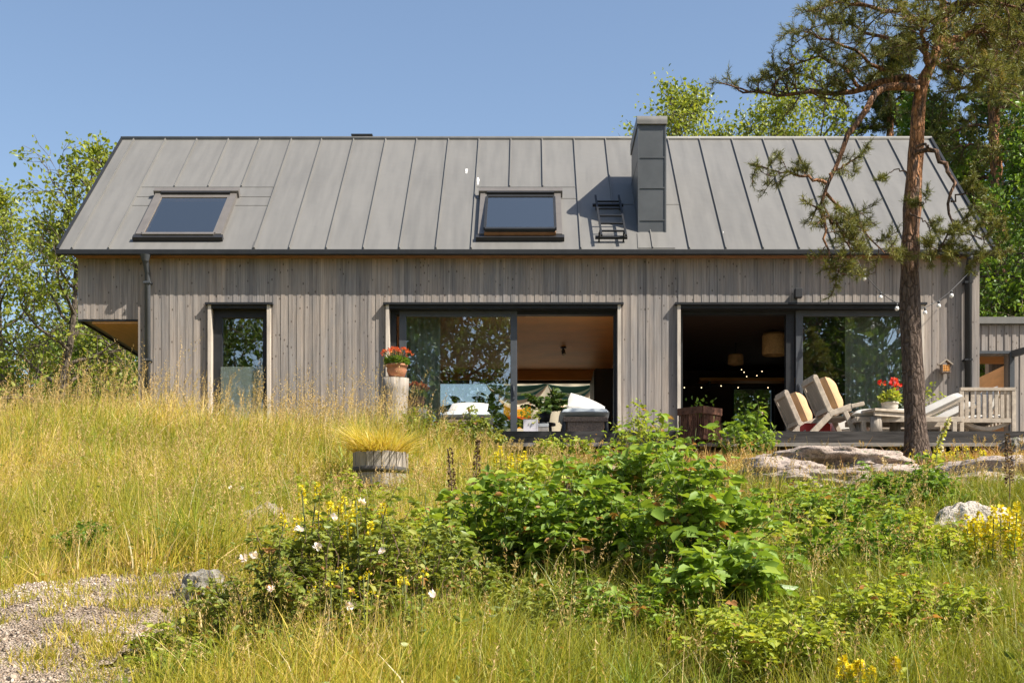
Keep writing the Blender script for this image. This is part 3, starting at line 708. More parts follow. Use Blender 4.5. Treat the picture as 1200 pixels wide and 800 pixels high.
def shrub(name, label, px, Y, w, h, nstem, nleaf, leaf, mat, seed, cat='shrub', group=None, shape=LEAF, depth=None, shoots=0.15, stemmat='stem', bx=None, base_z=None, trifol=False, low=0.12):
    """bush of arching stems with leaves along them"""
    rng = np.random.default_rng(seed)
    X = bx if bx is not None else X_at(px, Y)
    z = gz(X, Y)-0.03 if base_z is None else base_z
    root = thing(name, label, cat, (X, Y, z), 0, group)
    depth = depth or w*0.8
    polys = []; S = []
    for i in range(nstem):
        a = rng.uniform(0, 2*PI); r = math.sqrt(rng.uniform(0, 1))
        tgt = np.array([math.cos(a)*r*w/2, math.sin(a)*r*depth/2, 0])
        hh = h*(1-0.45*r*r)*rng.uniform(0.72, 1.05)*(1.22 if rng.random() < shoots else 1)
        b = np.array([tgt[0]*0.35, tgt[1]*0.35, 0])+rng.normal(size=3)*np.array([0.03, 0.03, 0])
        mid = b*0.4+tgt*0.6; mid[2] = hh*0.6
        end = tgt*1.08; end[2] = hh
        pts = resample([b, mid, end], 7); pts[1:] += rng.normal(size=(6, 3))*0.018*h/0.6
        polys.append((pts, (0.0035+0.004*h)*(1-np.linspace(0, 1, 7)*0.75), 0.5, 4)); S.append(pts)
    v, q, t = tubes_np(polys); np_mesh('stems', v, q, M[stemmat], root, {'tint': t}, True)
    S = np.array(S)
    if trifol:
        n0 = nleaf//3
    else: n0 = nleaf
    idx = rng.integers(0, nstem, n0); u = (low + (1-low)*rng.uniform(0, 1, n0)**0.75)*5.999
    i0 = u.astype(int); f = (u-i0)[:, None]
    P = S[idx, i0]*(1-f)+S[idx, i0+1]*f
    out = rng.normal(size=(n0, 3)); out[:, 2] *= 0.35; out /= np.linalg.norm(out, axis=1, keepdims=True)
    P = P + out*(leaf*rng.uniform(0.1, 1.3, n0))[:, None]
    D = out + rng.normal(size=(n0, 3))*0.35; D[:, 2] -= 0.18
    tone = rng.uniform(-0.15, 0.15, nstem)[idx]
    tint = np.clip(0.42 + tone + 0.22*(u/6-0.5) + rng.normal(size=n0)*0.15, 0, 1)
    sz = leaf*np.clip(0.82*np.exp(rng.normal(size=n0)*0.36), 0.3, 1.7)
    tint = np.where(rng.random(n0) < 0.035, 1.0, np.minimum(tint, 0.92))
    parts = [leaves(P, D, sz, tint, shape, 2.0, rng)]
    if trifol:
        sdv = np.cross(D, np.array([0, 0, 1.0])); sdv /= np.maximum(np.linalg.norm(sdv, axis=1, keepdims=True), 1e-6)
        parts.append(leaves(P, D*0.35+sdv, sz*0.85, tint, shape, 2.0, rng))
        parts.append(leaves(P, D*0.35-sdv, sz*0.85, tint, shape, 2.0, rng))
    v, q, t = join_geo(parts)
    np_mesh('foliage', v, q, M[mat], root, {'tint': t})
    root['_h'] = h; root['_w'] = w
    del root['_h']; del root['_w']
    return root, S

def blossom(parent, pos, size, mat, seed, n=7, name='blossom'):
    rng = np.random.default_rng(seed)
    a = np.arange(n)*2*PI/n + rng.uniform(0, 1)
    fwd = np.array([0.25, -0.75, 0.6]) + rng.normal(size=3)*0.2
    fwd /= np.linalg.norm(fwd)
    s1 = np.cross(fwd, [0, 0, 1]); s1 /= np.linalg.norm(s1); s2 = np.cross(fwd, s1)
    D = np.cos(a)[:, None]*s1 + np.sin(a)[:, None]*s2 + fwd*0.35
    P = np.tile(np.array(pos, float), (n, 1))
    v, q, t = leaves(P, D, size*rng.uniform(0.8, 1.1, n), np.clip(rng.normal(0.6, 0.25, n), 0, 1), ROUND, 0.0, rng)
    return np_mesh(name, v, q, M[mat], parent, {'tint': t})

def spike(parent, pos, H, r, n, size, mat, seed, lean=(0, 0), name='flower_spike', pw=0.8):
    rng = np.random.default_rng(seed)
    u = rng.uniform(0, 1, n)
    a = rng.uniform(0, 2*PI, n)
    rad = r*(1-u)**pw*rng.uniform(0.5, 1.0, n) + 0.002
    P = np.stack([pos[0]+np.cos(a)*rad+lean[0]*u, pos[1]+np.sin(a)*rad+lean[1]*u, pos[2]+u*H], 1)
    D = np.stack([np.cos(a), np.sin(a), rng.uniform(0.1, 0.9, n)], 1)
    v, q, t = leaves(P, D, size*rng.uniform(0.6, 1.2, n), rng.uniform(0, 1, n), ROUND, 0.3, rng)
    return np_mesh(name, v, q, M[mat], parent, {'tint': t})

def herb_clump(name, label, X, Y, w, h, nstem, seed, mat_leaf, mat_flower, cat='plant', spikeH=0.16, spikeR=0.022, nf=70, fs=0.014, group=None, leafsz=0.06, depth=None, frac=1.0):
    rng = np.random.default_rng(seed)
    z = gz(X, Y)-0.03
    root = thing(name, label, cat, (X, Y, z), 0, group)
    polys = []; P = []; D = []; ends = []
    for i in range(nstem):
        bx, by = rng.uniform(-w/2, w/2), rng.uniform(-(depth or w)/2, (depth or w)/2)
        hh = h*rng.uniform(0.75, 1.05); ln = rng.normal(size=2)*0.07*h
        pts = resample([(bx, by, 0), (bx+ln[0]*0.4, by+ln[1]*0.4, hh*0.5), (bx+ln[0], by+ln[1], hh)], 5)
        polys.append((pts, 0.003+0.0025*h*(1-np.linspace(0, 1, 5)*0.6), 0.4, 4)); ends.append((pts[-1], hh))
        for k in range(22):
            t = rng.uniform(0.12, 0.85); p, d = along(pts, t)
            a = rng.uniform(0, 2*PI); P.append(p); D.append((math.cos(a), math.sin(a), rng.uniform(-0.1, 0.6)))
    v, q, t = tubes_np(polys); np_mesh('stems', v, q, M['stem'], root, {'tint': t}, True)
    v, q, t = leaves(P, D, leafsz*rng.uniform(0.6, 1.2, len(P)), np.clip(rng.normal(0.5, 0.2, len(P)), 0, 1), LEAF*np.array([0.6, 1, 1]), 1.5, rng)
    np_mesh('foliage', v, q, M[mat_leaf], root, {'tint': t})
    for i, (e, hh) in enumerate(ends):
        if rng.random() > frac: continue
        sh = spikeH*rng.uniform(0.7, 1.2)
        spike(root, (e[0], e[1], e[2]-sh*0.75), sh, spikeR*rng.uniform(0.8, 1.2), nf, fs, mat_flower, seed*100+i)
    return root


def W(px, py, Y): return (X_at(px, Y), Y, Z_at(py, Y))

# ================================================================== SETTING: terrain, path
def build_ground():
    def axis(lo, hi, step, far, n):
        core = np.arange(lo, hi+1e-6, step)
        g = np.geomspace(step, far, n)
        return np.concatenate([(lo-g)[::-1], core, hi+g])
    xs = axis(-12, 12, 0.2, 500, 34); ys = axis(3, 24, 0.2, 500, 36)
    Xg, Yg = np.meshgrid(xs, ys, indexing='ij')
    Zg = ground(Xg, Yg)
    fine = 0.02*RNG.normal(size=Zg.shape)*((np.abs(Xg) < 12) & (Yg > 3) & (Yg < 24))
    V = np.stack([Xg, Yg, Zg+fine], -1).reshape(-1, 3)
    nx, ny = len(xs), len(ys)
    i = np.arange(nx-1)[:, None]; j = np.arange(ny-1)[None]
    Q = np.stack([i*ny+j, (i+1)*ny+j, (i+1)*ny+j+1, i*ny+j+1], -1).reshape(-1, 4)
    o = np_mesh('ground', V, Q, M['ground'], None, None, True)
    tag(o, kind='structure')
build_ground()

PATH = np.array([(-7.5, 5.2), (-1.95, 4.9), (-1.86, 6.3), (-1.95, 7.0), (-1.80, 7.6), (-1.95, 8.1), (-2.2, 8.5), (-2.8, 8.4), (-3.5, 8.2), (-7.5, 7.8)])
def in_path(X, Y, grow=0.0):
    X = np.asarray(X); Y = np.asarray(Y)
    Y2 = Y + 0.10*np.sin(5*X)+0.06*np.sin(13*X+1)+0.04*np.sin(31*X+9*Y); X2 = X + 0.07*np.sin(6*Y)+0.05*np.sin(15*Y)+0.04*np.sin(37*Y+11*X)
    c = PATH.mean(0); inside = np.zeros(X.shape, bool)
    Pp = c+(PATH-c)*(1+grow)
    n = len(Pp); j = n-1
    for i in range(n):
        xi, yi = Pp[i]; xj, yj = Pp[j]
        inside ^= ((yi > Y2) != (yj > Y2)) & (X2 < (xj-xi)*(Y2-yi)/(yj-yi+1e-12)+xi)
        j = i
    return inside

def build_path():
    xs = np.arange(-7.6, -1.4, 0.06); ys = np.arange(4.8, 9.3, 0.06)
    Xg, Yg = np.meshgrid(xs, ys, indexing='ij')
    Zg = ground(Xg, Yg)+0.045
    nx, ny = Xg.shape
    i, j = np.meshgrid(np.arange(nx-1), np.arange(ny-1), indexing='ij')
    keep = in_path(Xg[:-1, :-1]+0.03, Yg[:-1, :-1]+0.03)
    i, j = i[keep], j[keep]
    Q = np.stack([i*ny+j, (i+1)*ny+j, (i+1)*ny+j+1, i*ny+j+1], -1)
    tag(np_mesh('gravel_path', np.stack([Xg, Yg, Zg], -1).reshape(-1, 3), Q, M['gravel'], None, None, True), kind='structure')
    # loose stones on it
    n = 26000
    P = np.stack([RNG.uniform(-5.4, -1.4, n), RNG.uniform(5.5, 9.3, n)], 1)
    ok = in_path(P[:, 0], P[:, 1], 0.01); P = P[ok]; n = len(P)
    ico = np.array([(1,0,0),(-1,0,0),(0,1,0),(0,-1,0),(0,0,1),(0,0,-1)], float)
    fq = np.array([(0,2,4),(2,1,4),(1,3,4),(3,0,4),(2,0,5),(1,2,5),(3,1,5),(0,3,5)])
    s = 0.0052*np.exp(RNG.normal(size=n)*0.5)
    s[RNG.random(n) < 0.006] *= 1.8
    R = RNG.normal(size=(n, 3, 3)); q, _ = np.linalg.qr(R)
    V = np.einsum('ki,nij->nkj', ico*np.array([1.25, 1.0, 0.7]), q)*s[:, None, None]*RNG.uniform(0.7, 1.3, (n, 6, 1))
    V[:, :, 0] += P[:, 0:1]; V[:, :, 1] += P[:, 1:2]; V[:, :, 2] += (ground(P[:, 0], P[:, 1])+0.048)[:, None]
    Q = (fq[None]+(np.arange(n)*6)[:, None, None]).reshape(-1, 3)
    tag(np_mesh('loose_gravel', V.reshape(-1, 3), Q, M['pebble']), 'loose crushed stone scattered over the gravel path', 'gravel', kind='stuff')
build_path()

# ================================================================== HOUSE
house = thing('wooden_house', 'long grey timber clad house with dark seamed metal roof on the slope', 'house', (0, 21.3, 3.4))
HO = Vector((0, 21.3, 3.4))
def hpart(mb, name, mat, parent=None, bevel=0):
    """build in world coordinates, parent without moving"""
    p = parent or house
    o = mb.build(name, mat, p, bevel)
    o.matrix_parent_inverse = Matrix.Translation(-HO)
    if p is not house: o.matrix_parent_inverse = Matrix()
    return o
YW, ZF, ZH, ZC = 21.3, 3.75, 6.06, 6.01      # wall face, floor, door head, ceiling
XL, XR = -7.06, 7.03
def slab(mb, x0, x1, z0, z1, y0, y1, ops):
    xs = sorted({x0, x1, *[min(max(o[0], x0), x1) for o in ops], *[min(max(o[1], x0), x1) for o in ops]})
    for a, b in zip(xs, xs[1:]):
        if b-a < 1e-6: continue
        zs = [(z0, z1)]
        for o in ops:
            if o[0] < b-1e-6 and o[1] > a+1e-6:
                nz = []
                for p, q in zs:
                    if o[3] <= p or o[2] >= q: nz.append((p, q)); continue
                    if o[2] > p: nz.append((p, o[2]))
                    if o[3] < q: nz.append((o[3], q))
                zs = nz
        for p, q in zs: mb.box(a, b, y0, y1, p, q)
LO = (-2.20, 1.40, ZF, ZH); RO = (2.34, 6.12, ZF, ZH); NO = (-4.97, -4.06, ZF, ZH)
XM = -5.96                                    # where the main front steps forward
w = MB()
slab(w, XM, XR, 3.40, 7.02, YW+0.011, YW+0.26, [LO, RO, NO])
w.box(-6.12, XM, YW+0.075, YW+0.26, 3.40, 7.02)                  # recessed corner strip
w.box(XL, -6.12, YW+0.065, YW+0.26, 5.86, 7.02)                    # cantilevered bay front
# cover boards, every second one proud
x = XM
rb = random.Random(3)
k = math.floor((XM+50)/0.062)
for kk in range(int(k)-22, int(k)+230):
    if kk % 2: continue
    a, b = kk*0.062-50-0.003, (kk+1)*0.062-50+0.004
    d = rb.uniform(0.003, 0.0075)
    if a >= XM-0.003 and b <= XR:
        zs = [(3.42, 7.0)]
        for o in (LO, RO, NO):
            if a < o[1]+0.005 and b > o[0]-0.005: zs = [(o[3]+0.02, 7.0)]
        for z0, z1 in zs: w.box(a, b, YW+0.011-d, YW+0.02, z0, z1)
    elif b < -6.14 and a > XL+0.01:
        w.box(a, b, YW+0.065-d, YW+0.075, 5.862, 7.0)
# side walls and back wall
def gable(mb, x0, x1, zlow):
    prof = [(YW+0.27, zlow), (27.3, zlow), (27.3, 6.93), (24.44, 9.35), (YW+0.27, 6.72)]
    n = len(prof); V = [(x0, y, z) for y, z in prof]+[(x1, y, z) for y, z in prof]
    mb.add(V, [tuple(range(n)), tuple(range(2*n-1, n-1, -1))]+[(i, i+n, (i+1) % n+n, (i+1) % n) for i in range(n)])
gable(w, XR-0.2, XR, 3.40)
gable(w, XL, XL+0.2, 5.86)
w.box(-6.12, -5.92, YW+0.27, 27.3, 3.40, 5.85)
slab(w, XL, XR, 3.40, 6.9, 27.31, 27.55, [(-2.4, 1.28, 3.75, 5.82), (4.05, 4.90, 4.55, 5.70), (XL-1, -6.12, 3.0, 5.86)])
hpart(w, 'wall', M['clad'])
s = MB(); s.box(XL+0.21, -6.125, YW+0.1, 27.3, 5.80, 5.855); hpart(s, 'soffit', M['plysoffit'])
s = MB(); s.box(XL+0.002, XL+0.03, YW+0.066, 27.3, 5.83, 5.858); s.box(XL+0.03, -6.13, YW+0.066, YW+0.095, 5.83, 5.858); hpart(s, 'soffit_edge', M['darkmetal'])
s = MB(); s.box(XM, XR, YW+0.03, 27.5, 3.0, 3.395); hpart(s, 'foundation', M['granite_grey'])
# interior
s = MB(); s.box(-5.91, 6.82, YW+0.27, 27.3, 3.55, ZF-0.004); hpart(s, 'floor', M['floorwood'])
s = MB(); s.box(-5.91, 1.76, YW+0.27, 27.3, ZC, ZC+0.15); hpart(s, 'ceiling', M['ply'])
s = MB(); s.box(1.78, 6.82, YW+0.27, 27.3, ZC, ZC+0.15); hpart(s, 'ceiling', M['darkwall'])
s = MB(); s.box(-3.6, -3.5, YW+0.27, 27.3, ZF, ZC-0.003); s.box(1.62, 1.76, YW+0.27, 27.3, ZF, ZC-0.003)
slab(s, -3.49, 1.61, ZF, ZC-0.003, 27.22, 27.3, [(-2.4, 1.28, 3.75, 5.82)])
hpart(s, 'interior_wall', M['ply'])
s = MB(); s.box(-5.9, -3.62, 25.5, 25.6, ZF, ZC-0.003); hpart(s, 'interior_wall', M['white'])
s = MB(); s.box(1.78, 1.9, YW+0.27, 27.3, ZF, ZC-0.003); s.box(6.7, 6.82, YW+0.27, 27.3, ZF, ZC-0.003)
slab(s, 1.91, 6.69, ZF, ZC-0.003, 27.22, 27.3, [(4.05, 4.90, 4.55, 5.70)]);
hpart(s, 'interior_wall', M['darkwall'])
s = MB(); s.box(XL+0.21, 6.82, YW+0.27, 27.3, 6.17, 6.2); hpart(s, 'attic_floor', M['white'])

# roof in its own coordinates: x, t up the slope from the eave, n outward
TH = math.atan2(9.696-6.888, 24.44-21.1); CT, ST = math.cos(TH), math.sin(TH); TL = 3.34/CT
def RP(x, t, n): return (x, 21.1+t*CT-n*ST, 6.888+t*ST+n*CT)
def RB(mb, x0, x1, t0, t1, n0, n1, n0b=None, n1b=None):
    n0b = n0 if n0b is None else n0b; n1b = n1 if n1b is None else n1b
    V = [RP(x0,t0,n0),RP(x1,t0,n0),RP(x1,t1,n0b),RP(x0,t1,n0b),RP(x0,t0,n1),RP(x1,t0,n1),RP(x1,t1,n1b),RP(x0,t1,n1b)]
    mb.add(V, [(0,3,2,1),(4,5,6,7),(0,1,5,4),(1,2,6,5),(2,3,7,6),(3,0,4,7)])
RX0, RX1 = -7.30, 7.20
SK = [(-6.12, -4.84, 0.30, 1.93), (-0.77, 0.49, 0.30, 1.93)]
r = MB()
xs = sorted({RX0, RX1, *[a for s_ in SK for a in s_[:2]]})
for a, b in zip(xs, xs[1:]):
    hole = [s_ for s_ in SK if abs(s_[0]-a) < 1e-6]
    if hole:
        RB(r, a, b, 0, hole[0][2], -0.09, 0); RB(r, a, b, hole[0][3], TL, -0.09, 0)
    else: RB(r, a, b, 0, TL, -0.09, 0)
# back slope
V = []
for x_ in (RX0, RX1):
    for y_, z_ in ((24.44, 9.696), (27.78, 6.888), (27.78, 6.78), (24.44, 9.585)): V.append((x_, y_, z_))
r.add(V, [(0,1,2,3),(7,6,5,4),(0,4,5,1),(1,5,6,2),(2,6,7,3),(3,7,4,0)])
XS0, DX = -0.885, 0.562
rs = random.Random(5)
for kx in range(-11, 15):
    sx = XS0+kx*DX
    if not (RX0+0.15 < sx < RX1-0.15): continue
    t0 = 0.01
    if kx in (-9, -8, -7): t0 = 2.30
    if kx in (1, 2): t0 = 2.30
    if kx == 5: t0 = 0.02
    if kx == 3: t0 = 0.01
    if kx == 4: t0 = 1.62
    j_ = rs.uniform(-0.012, 0.012)
    RB(r, sx+j_-0.007, sx+j_+0.007, t0, TL-0.03, -0.002, 0.030)
    RB(r, sx+j_-0.016, sx+j_+0.016, t0, TL-0.03, -0.002, 0.008)
for kx in (-7, -6.99): RB(r, XS0+kx*DX+0.55-0.007, XS0+kx*DX+0.55+0.007, 0.01, 0.28, -0.002, 0.02)
# flat cross joints of the flashings
for x0, x1, t in ((XS0-10*DX, XS0-6*DX, 2.30), (XS0-10*DX, -6.16, 1.92), (-4.80, XS0-6*DX, 1.92), (XS0-10*DX, -6.16, 1.58), (-4.80, XS0-6*DX, 1.58), (XS0, XS0+3*DX, 2.30), (0.53, XS0+3*DX, 1.85), (XS0, -0.81, 1.85), (XS0+4*DX, 1.70, 1.62), (2.19, XS0+6*DX, 1.62)):
    RB(r, x0, x1, t-0.010, t+0.010, -0.002, 0.007)
# ridge cap and verge trim
r.tube([(RX0, 24.44, 9.70), (RX1, 24.44, 9.70)], 0.045, 8)
hpart(r, 'roof', M['roof'])
r = MB(); RB(r, RX1-0.035, RX1+0.012, -0.005, TL, -0.12, 0.035); hpart(r, 'verge_trim', M['darkmetal'])
r = MB(); RB(r, RX0-0.012, RX0+0.035, -0.005, TL, -0.12, 0.02); hpart(r, 'verge_trim', M['darkmetal'])
r = MB(); r.box(RX0-0.01, RX1+0.01, 21.07, 21.135, 6.80, 6.882); hpart(r, 'gutter', M['darkmetal'], None, 0.012)
r = MB(); r.box(XL, XR, 21.14, YW+0.005, 6.795, 6.81); hpart(r, 'eave_board', M['eavewood'])
# bird droppings on the sheet are left to the roof material; chimney
c = MB()
cx0, cx1, cy0, cy1, ct = 1.724, 2.160, 21.56, 22.98, 9.00
c.box(cx0, cx1, cy0, cy1, 7.0, ct)
for z_ in (8.45, 7.97, 7.46): c.box(cx0-0.004, cx1+0.004, cy0-0.010, cy1+0.004, z_-0.010, z_+0.010)
c.box(cx0-0.006, cx0+0.02, cy0-0.012, cy0+0.1, 7.2, ct); c.box(cx1-0.02, cx1+0.006, cy0-0.012, cy0+0.1, 7.2, ct)
chim = hpart(c, 'chimney', M['chimmetal'])
c = MB()
pr = []
for i in range(9):
    a = PI*0.5+PI*0.5*i/8; pr.append((cy0+0.06+0.10*math.cos(a), ct+0.02+0.10*math.sin(a)))
prof = [(y, z) for y, z in pr][::-1]
nn = len(prof)+1
P_ = prof+[(cy1+0.01, ct+0.12)]+[(cy1+0.01, ct-0.06)]+[(cy0-0.04, ct-0.03)]
n = len(P_); V = [(cx0-0.02, y, z) for y, z in P_]+[(cx1+0.02, y, z) for y, z in P_]
c.add(V, [tuple(range(n)), tuple(range(2*n-1, n-1, -1))]+[(i, i+n, (i+1) % n+n, (i+1) % n) for i in range(n)])
hpart(c, 'chimney_cap', M['roof'], chim)
c = MB()
V = [RP(cx0-0.02, 0.55, 0.012), RP(cx1+0.02, 0.55, 0.012), RP(cx1+0.10, 0.02, 0.012), RP(cx0-0.04, 0.02, 0.012), RP(cx0-0.02, 0.55, 0.002), RP(cx1+0.02, 0.55, 0.002), RP(cx1+0.10, 0.02, 0.002), RP(cx0-0.04, 0.02, 0.002)]
c.add(V, [(3,2,1,0),(4,5,6,7),(0,1,5,4),(1,2,6,5),(2,3,7,6),(3,0,4,7)]); hpart(c, 'chimney_flashing', M['roof'], chim)
# ridge vent
v_ = MB(); v_.box(-3.16, -2.84, 24.5, 24.8, 9.5, 9.775); v_.box(-3.19, -2.81, 24.47, 24.83, 9.775, 9.80); hpart(v_, 'ridge_vent', M['darkmetal'])
# roof windows
for si, (a, b, t0, t1) in enumerate(SK):
    f = MB()
    RB(f, a-0.03, a+0.075, t0+0.06, t1, -0.02, 0.085); RB(f, b-0.075, b+0.03, t0+0.06, t1, -0.02, 0.085)
    RB(f, a-0.06, b+0.06, t1-0.06, t1+0.06, -0.02, 0.125)
    fr = hpart(f, 'roof_window', M['taupe'])
    f = MB(); RB(f, a+0.076, b-0.076, t1-0.10, t1-0.061, 0.0, 0.118); hpart(f, 'hood_shade', M['black'], fr)  # black strip standing in for the shade below the hood bar
    lift = 0.10 if si else 0.012
    d = MB(); RB(d, a-0.06, b+0.06, t0-0.04, t0+0.055, -0.02, 0.075); hpart(d, 'window_sill', M['black'], fr)
    q = MB()
    def n_at(t): return 0.035+lift*(t1-t)/(t1-t0)
    RB(q, a+0.08, b-0.08, t0+0.02, t0+0.085, n_at(t0+.02), n_at(t0+.02)+0.055, n_at(t0+.085), n_at(t0+.085)+0.055)
    RB(q, a+0.08, b-0.08, t1-0.20, t1-0.07, n_at(t1-.2), n_at(t1-.2)+0.04, n_at(t1-.07), n_at(t1-.07)+0.04)
    for xx in (a+0.08, b-0.08): RB(q, xx-0.02, xx+0.02, t0+0.085, t1-0.2, n_at(t0+.085), n_at(t0+.085)+0.05, n_at(t1-.2), n_at(t1-.2)+0.045)
    hpart(q, 'sash', M['taupe'] if si == 0 else M['darkmetal'], fr)
    if si:
        q = MB(); RB(q, a+0.07, b-0.07, t0+0.015, t0+0.055, n_at(t0)-0.07, n_at(t0)-0.006); hpart(q, 'sash_edge', M['eavewood'], fr)
        q = MB(); RB(q, a+0.1, b-0.1, t1-0.62, t1-0.21, -0.03, -0.015); hpart(q, 'roller_blind', M['midmetal'], fr)
    g = MB(); RB(g, a+0.1, b-0.1, t0+0.08, t1-0.19, n_at(t0+.08)+0.015, n_at(t0+.08)+0.030, n_at(t1-.19)+0.015, n_at(t1-.19)+0.030)
    hpart(g, 'pane', M['skyglass'], fr)
    l = MB()
    RB(l, a+0.002, a+0.03, t0, t1, -0.5, -0.021); RB(l, b-0.03, b-0.002, t0, t1, -0.5, -0.021)
    RB(l, a+0.03, b-0.03, t0, t0+0.03, -0.5, -0.021); RB(l, a+0.03, b-0.03, t1-0.03, t1, -0.5, -0.021)
    hpart(l, 'reveal', M['white'], fr)
for bx_, bt_, bl_ in ((-1.07, 2.86, 0.16), (-0.86, 2.40, 0.20), (-0.87, 2.62, 0.05), (3.05, 0.55, 0.05)):
    bd = MB(); RB(bd, bx_-0.012, bx_+0.014, bt_, bt_+bl_, 0.0005, 0.0025); RB(bd, bx_-0.02, bx_+0.02, bt_+bl_*0.6, bt_+bl_*1.1, 0.0026, 0.0045); hpart(bd, 'bird_dropping', M['white'])
# roof ladder
ld = MB()
lx0, lx1 = 1.09, 1.47
for xx in (lx0, lx1):
    ld.bar(RP(xx+0.03, 0.14, 0.16), RP(xx-0.01, 1.60, 0.16), 0.03, 0.03, (0, -ST, CT))
    ld.bar(RP(xx, 0.25, 0.0), RP(xx, 0.25, 0.16), 0.025, 0.025, (1, 0, 0)); ld.bar(RP(xx, 1.42, 0.0), RP(xx, 1.42, 0.16), 0.025, 0.025, (1, 0, 0))
for i in range(5): ld.bar(RP(lx0, 0.30+i*0.27, 0.16), RP(lx1+0.02, 0.30+i*0.27, 0.16), 0.025, 0.025, (0, -ST, CT))
for t in (0.26, 1.44): ld.bar(RP(lx0-0.06, t, 0.07), RP(lx1+0.06, t, 0.07), 0.05, 0.04, (0, -ST, CT))
hpart(ld, 'roof_ladder', M['darkmetal'])
# downpipes
dp = MB(); dp.tube([(-5.93, 21.10, 6.80), (-5.93, 21.12, 6.70), (-5.93, 21.225, 6.55), (-5.93, 21.225, 3.6)], 0.045, 12)
dp.lathe((-5.93, 21.10, 6.72), [(0.05, -0.02), (0.085, 0.08)], 12)
for z_ in (6.4, 5.2): dp.box(-5.985, -5.875, 21.17, 21.33, z_-0.015, z_+0.015)
hpart(dp, 'downpipe', M['midmetal'])
dp = MB(); dp.tube([(6.82, 21.10, 6.80), (6.82, 21.12, 6.70), (6.82, 21.22, 6.55), (6.82, 21.22, 3.6)], 0.052, 12)
for z_ in (6.4, 5.2): dp.box(6.76, 6.88, 21.17, 21.31, z_-0.015, z_+0.015)
hpart(dp, 'downpipe', M['darkmetal'])

# openings: lining boards, lintel flashings, frames, sliding leaves
def lining(o, name='opening_lining'):
    m = MB()
    m.box(o[0]-0.03, o[0]+0.02, YW-0.055, YW+0.30, ZF-0.1, o[3]); hpart(m, name, M['jamb'])
    m = MB(); m.box(o[1]-0.02, o[1]+0.03, YW-0.055, YW+0.30, ZF-0.1, o[3]); hpart(m, name, M['jamb'])
    m = MB(); m.box(o[0]-0.07, o[1]+0.07, YW-0.085, YW+0.02, o[3]+0.002, o[3]+0.035); m.box(o[0]+0.02, o[1]-0.02, YW-0.04, YW+0.30, o[3]-0.05, o[3]+0.001)
    hpart(m, 'lintel_flashing', M['darkmetal'])
for o in (LO, RO, NO): lining(o)
def px_x(px): return X_at(px, YW+0.15)
def frame_rect(mb, x0, x1, z0, z1, y0, y1, wl, wr, wt, wb):
    mb.box(x0, x0+wl, y0, y1, z0, z1); mb.box(x1-wr, x1, y0, y1, z0, z1)
    mb.box(x0+wl, x1-wr, y0, y1, z1-wt, z1); mb.box(x0+wl, x1-wr, y0, y1, z0, z0+wb)
def leaf_door(name, x0, x1, y, mat, wl, wr, handle_side):
    m = MB(); frame_rect(m, x0, x1, ZF+0.02, ZH-0.055, y, y+0.07, wl, wr, 0.09, 0.10)
    d = hpart(m, name, mat, None, 0.004)
    g = MB(); g.box(x0+wl-0.01, x1-wr+0.01, y+0.025, y+0.045, ZF+0.11, ZH-0.14); hpart(g, 'pane', M['glass'], d)
    if handle_side:
        hx = x1-wr/2 if handle_side > 0 else x0+wl/2
        g = MB(); g.box(hx-0.018, hx+0.018, y-0.016, y, 4.62, 4.86); g.tube([(hx, y-0.03, 4.66), (hx, y-0.03, 4.82)], 0.01, 8); hpart(g, 'handle', M['midmetal'], d)
    return d
fm = MB(); frame_rect(fm, LO[0]+0.022, LO[1]-0.022, ZF, ZH-0.051, YW+0.14, YW+0.29, 0.09, 0.05, 0.06, 0.02); hpart(fm, 'door_frame', M['darkmetal'])
leaf_door('sliding_door', px_x(468), px_x(606), YW+0.125, M['midmetal'], 0.11, 0.105, 1)
fm = MB(); frame_rect(fm, RO[0]+0.022, RO[1]-0.022, ZF, ZH-0.051, YW+0.14, YW+0.29, 0.05, 0.09, 0.06, 0.02)
fm.box(px_x(921), px_x(931), YW+0.141, YW+0.288, ZF+0.02, ZH-0.112); hpart(fm, 'door_frame', M['darkmetal'])
leaf_door('sliding_door', px_x(932), RO[1]-0.03, YW+0.100, M['midmetal'], 0.11, 0.10, -1)
m = MB(); frame_rect(m, NO[0]+0.03, NO[1]-0.022, ZF, ZH-0.052, YW+0.09, YW+0.2, 0.13, 0.09, 0.12, 0.1); nw = hpart(m, 'window', M['darkmetal'])
m = MB(); m.box(NO[0]+0.14, NO[1]-0.10, YW+0.135, YW+0.155, ZF+0.09, ZH-0.16); hpart(m, 'pane', M['glass'], nw)
def frosted():
    mt, nt, nd, lk = new_mat('frosted glass'); out = N(nt, 'ShaderNodeOutputMaterial')
    a = N(nt, 'ShaderNodeBsdfTransparent'); b = N(nt, 'ShaderNodeBsdfDiffuse'); b.inputs[0].default_value = (0.42, 0.50, 0.45, 1)
    g = N(nt, 'ShaderNodeBsdfGlossy', Roughness=0.05); m1 = N(nt, 'ShaderNodeMixShader'); m1.inputs[0].default_value = 0.16
    lk.new(a.outputs[0], m1.inputs[1]); lk.new(b.outputs[0], m1.inputs[2]); m2 = N(nt, 'ShaderNodeMixShader'); m2.inputs[0].default_value = 0.12
    lk.new(m1.outputs[0], m2.inputs[1]); lk.new(g.outputs[0], m2.inputs[2]); lk.new(m2.outputs[0], out.inputs[0]); return mt
M['frost'] = frosted()
m = MB(); m.box(NO[0]+0.145, NO[1]-0.10, YW+0.070, YW+0.085, ZF-0.05, 5.12); hpart(m, 'glass_guard', M['frost'], nw)
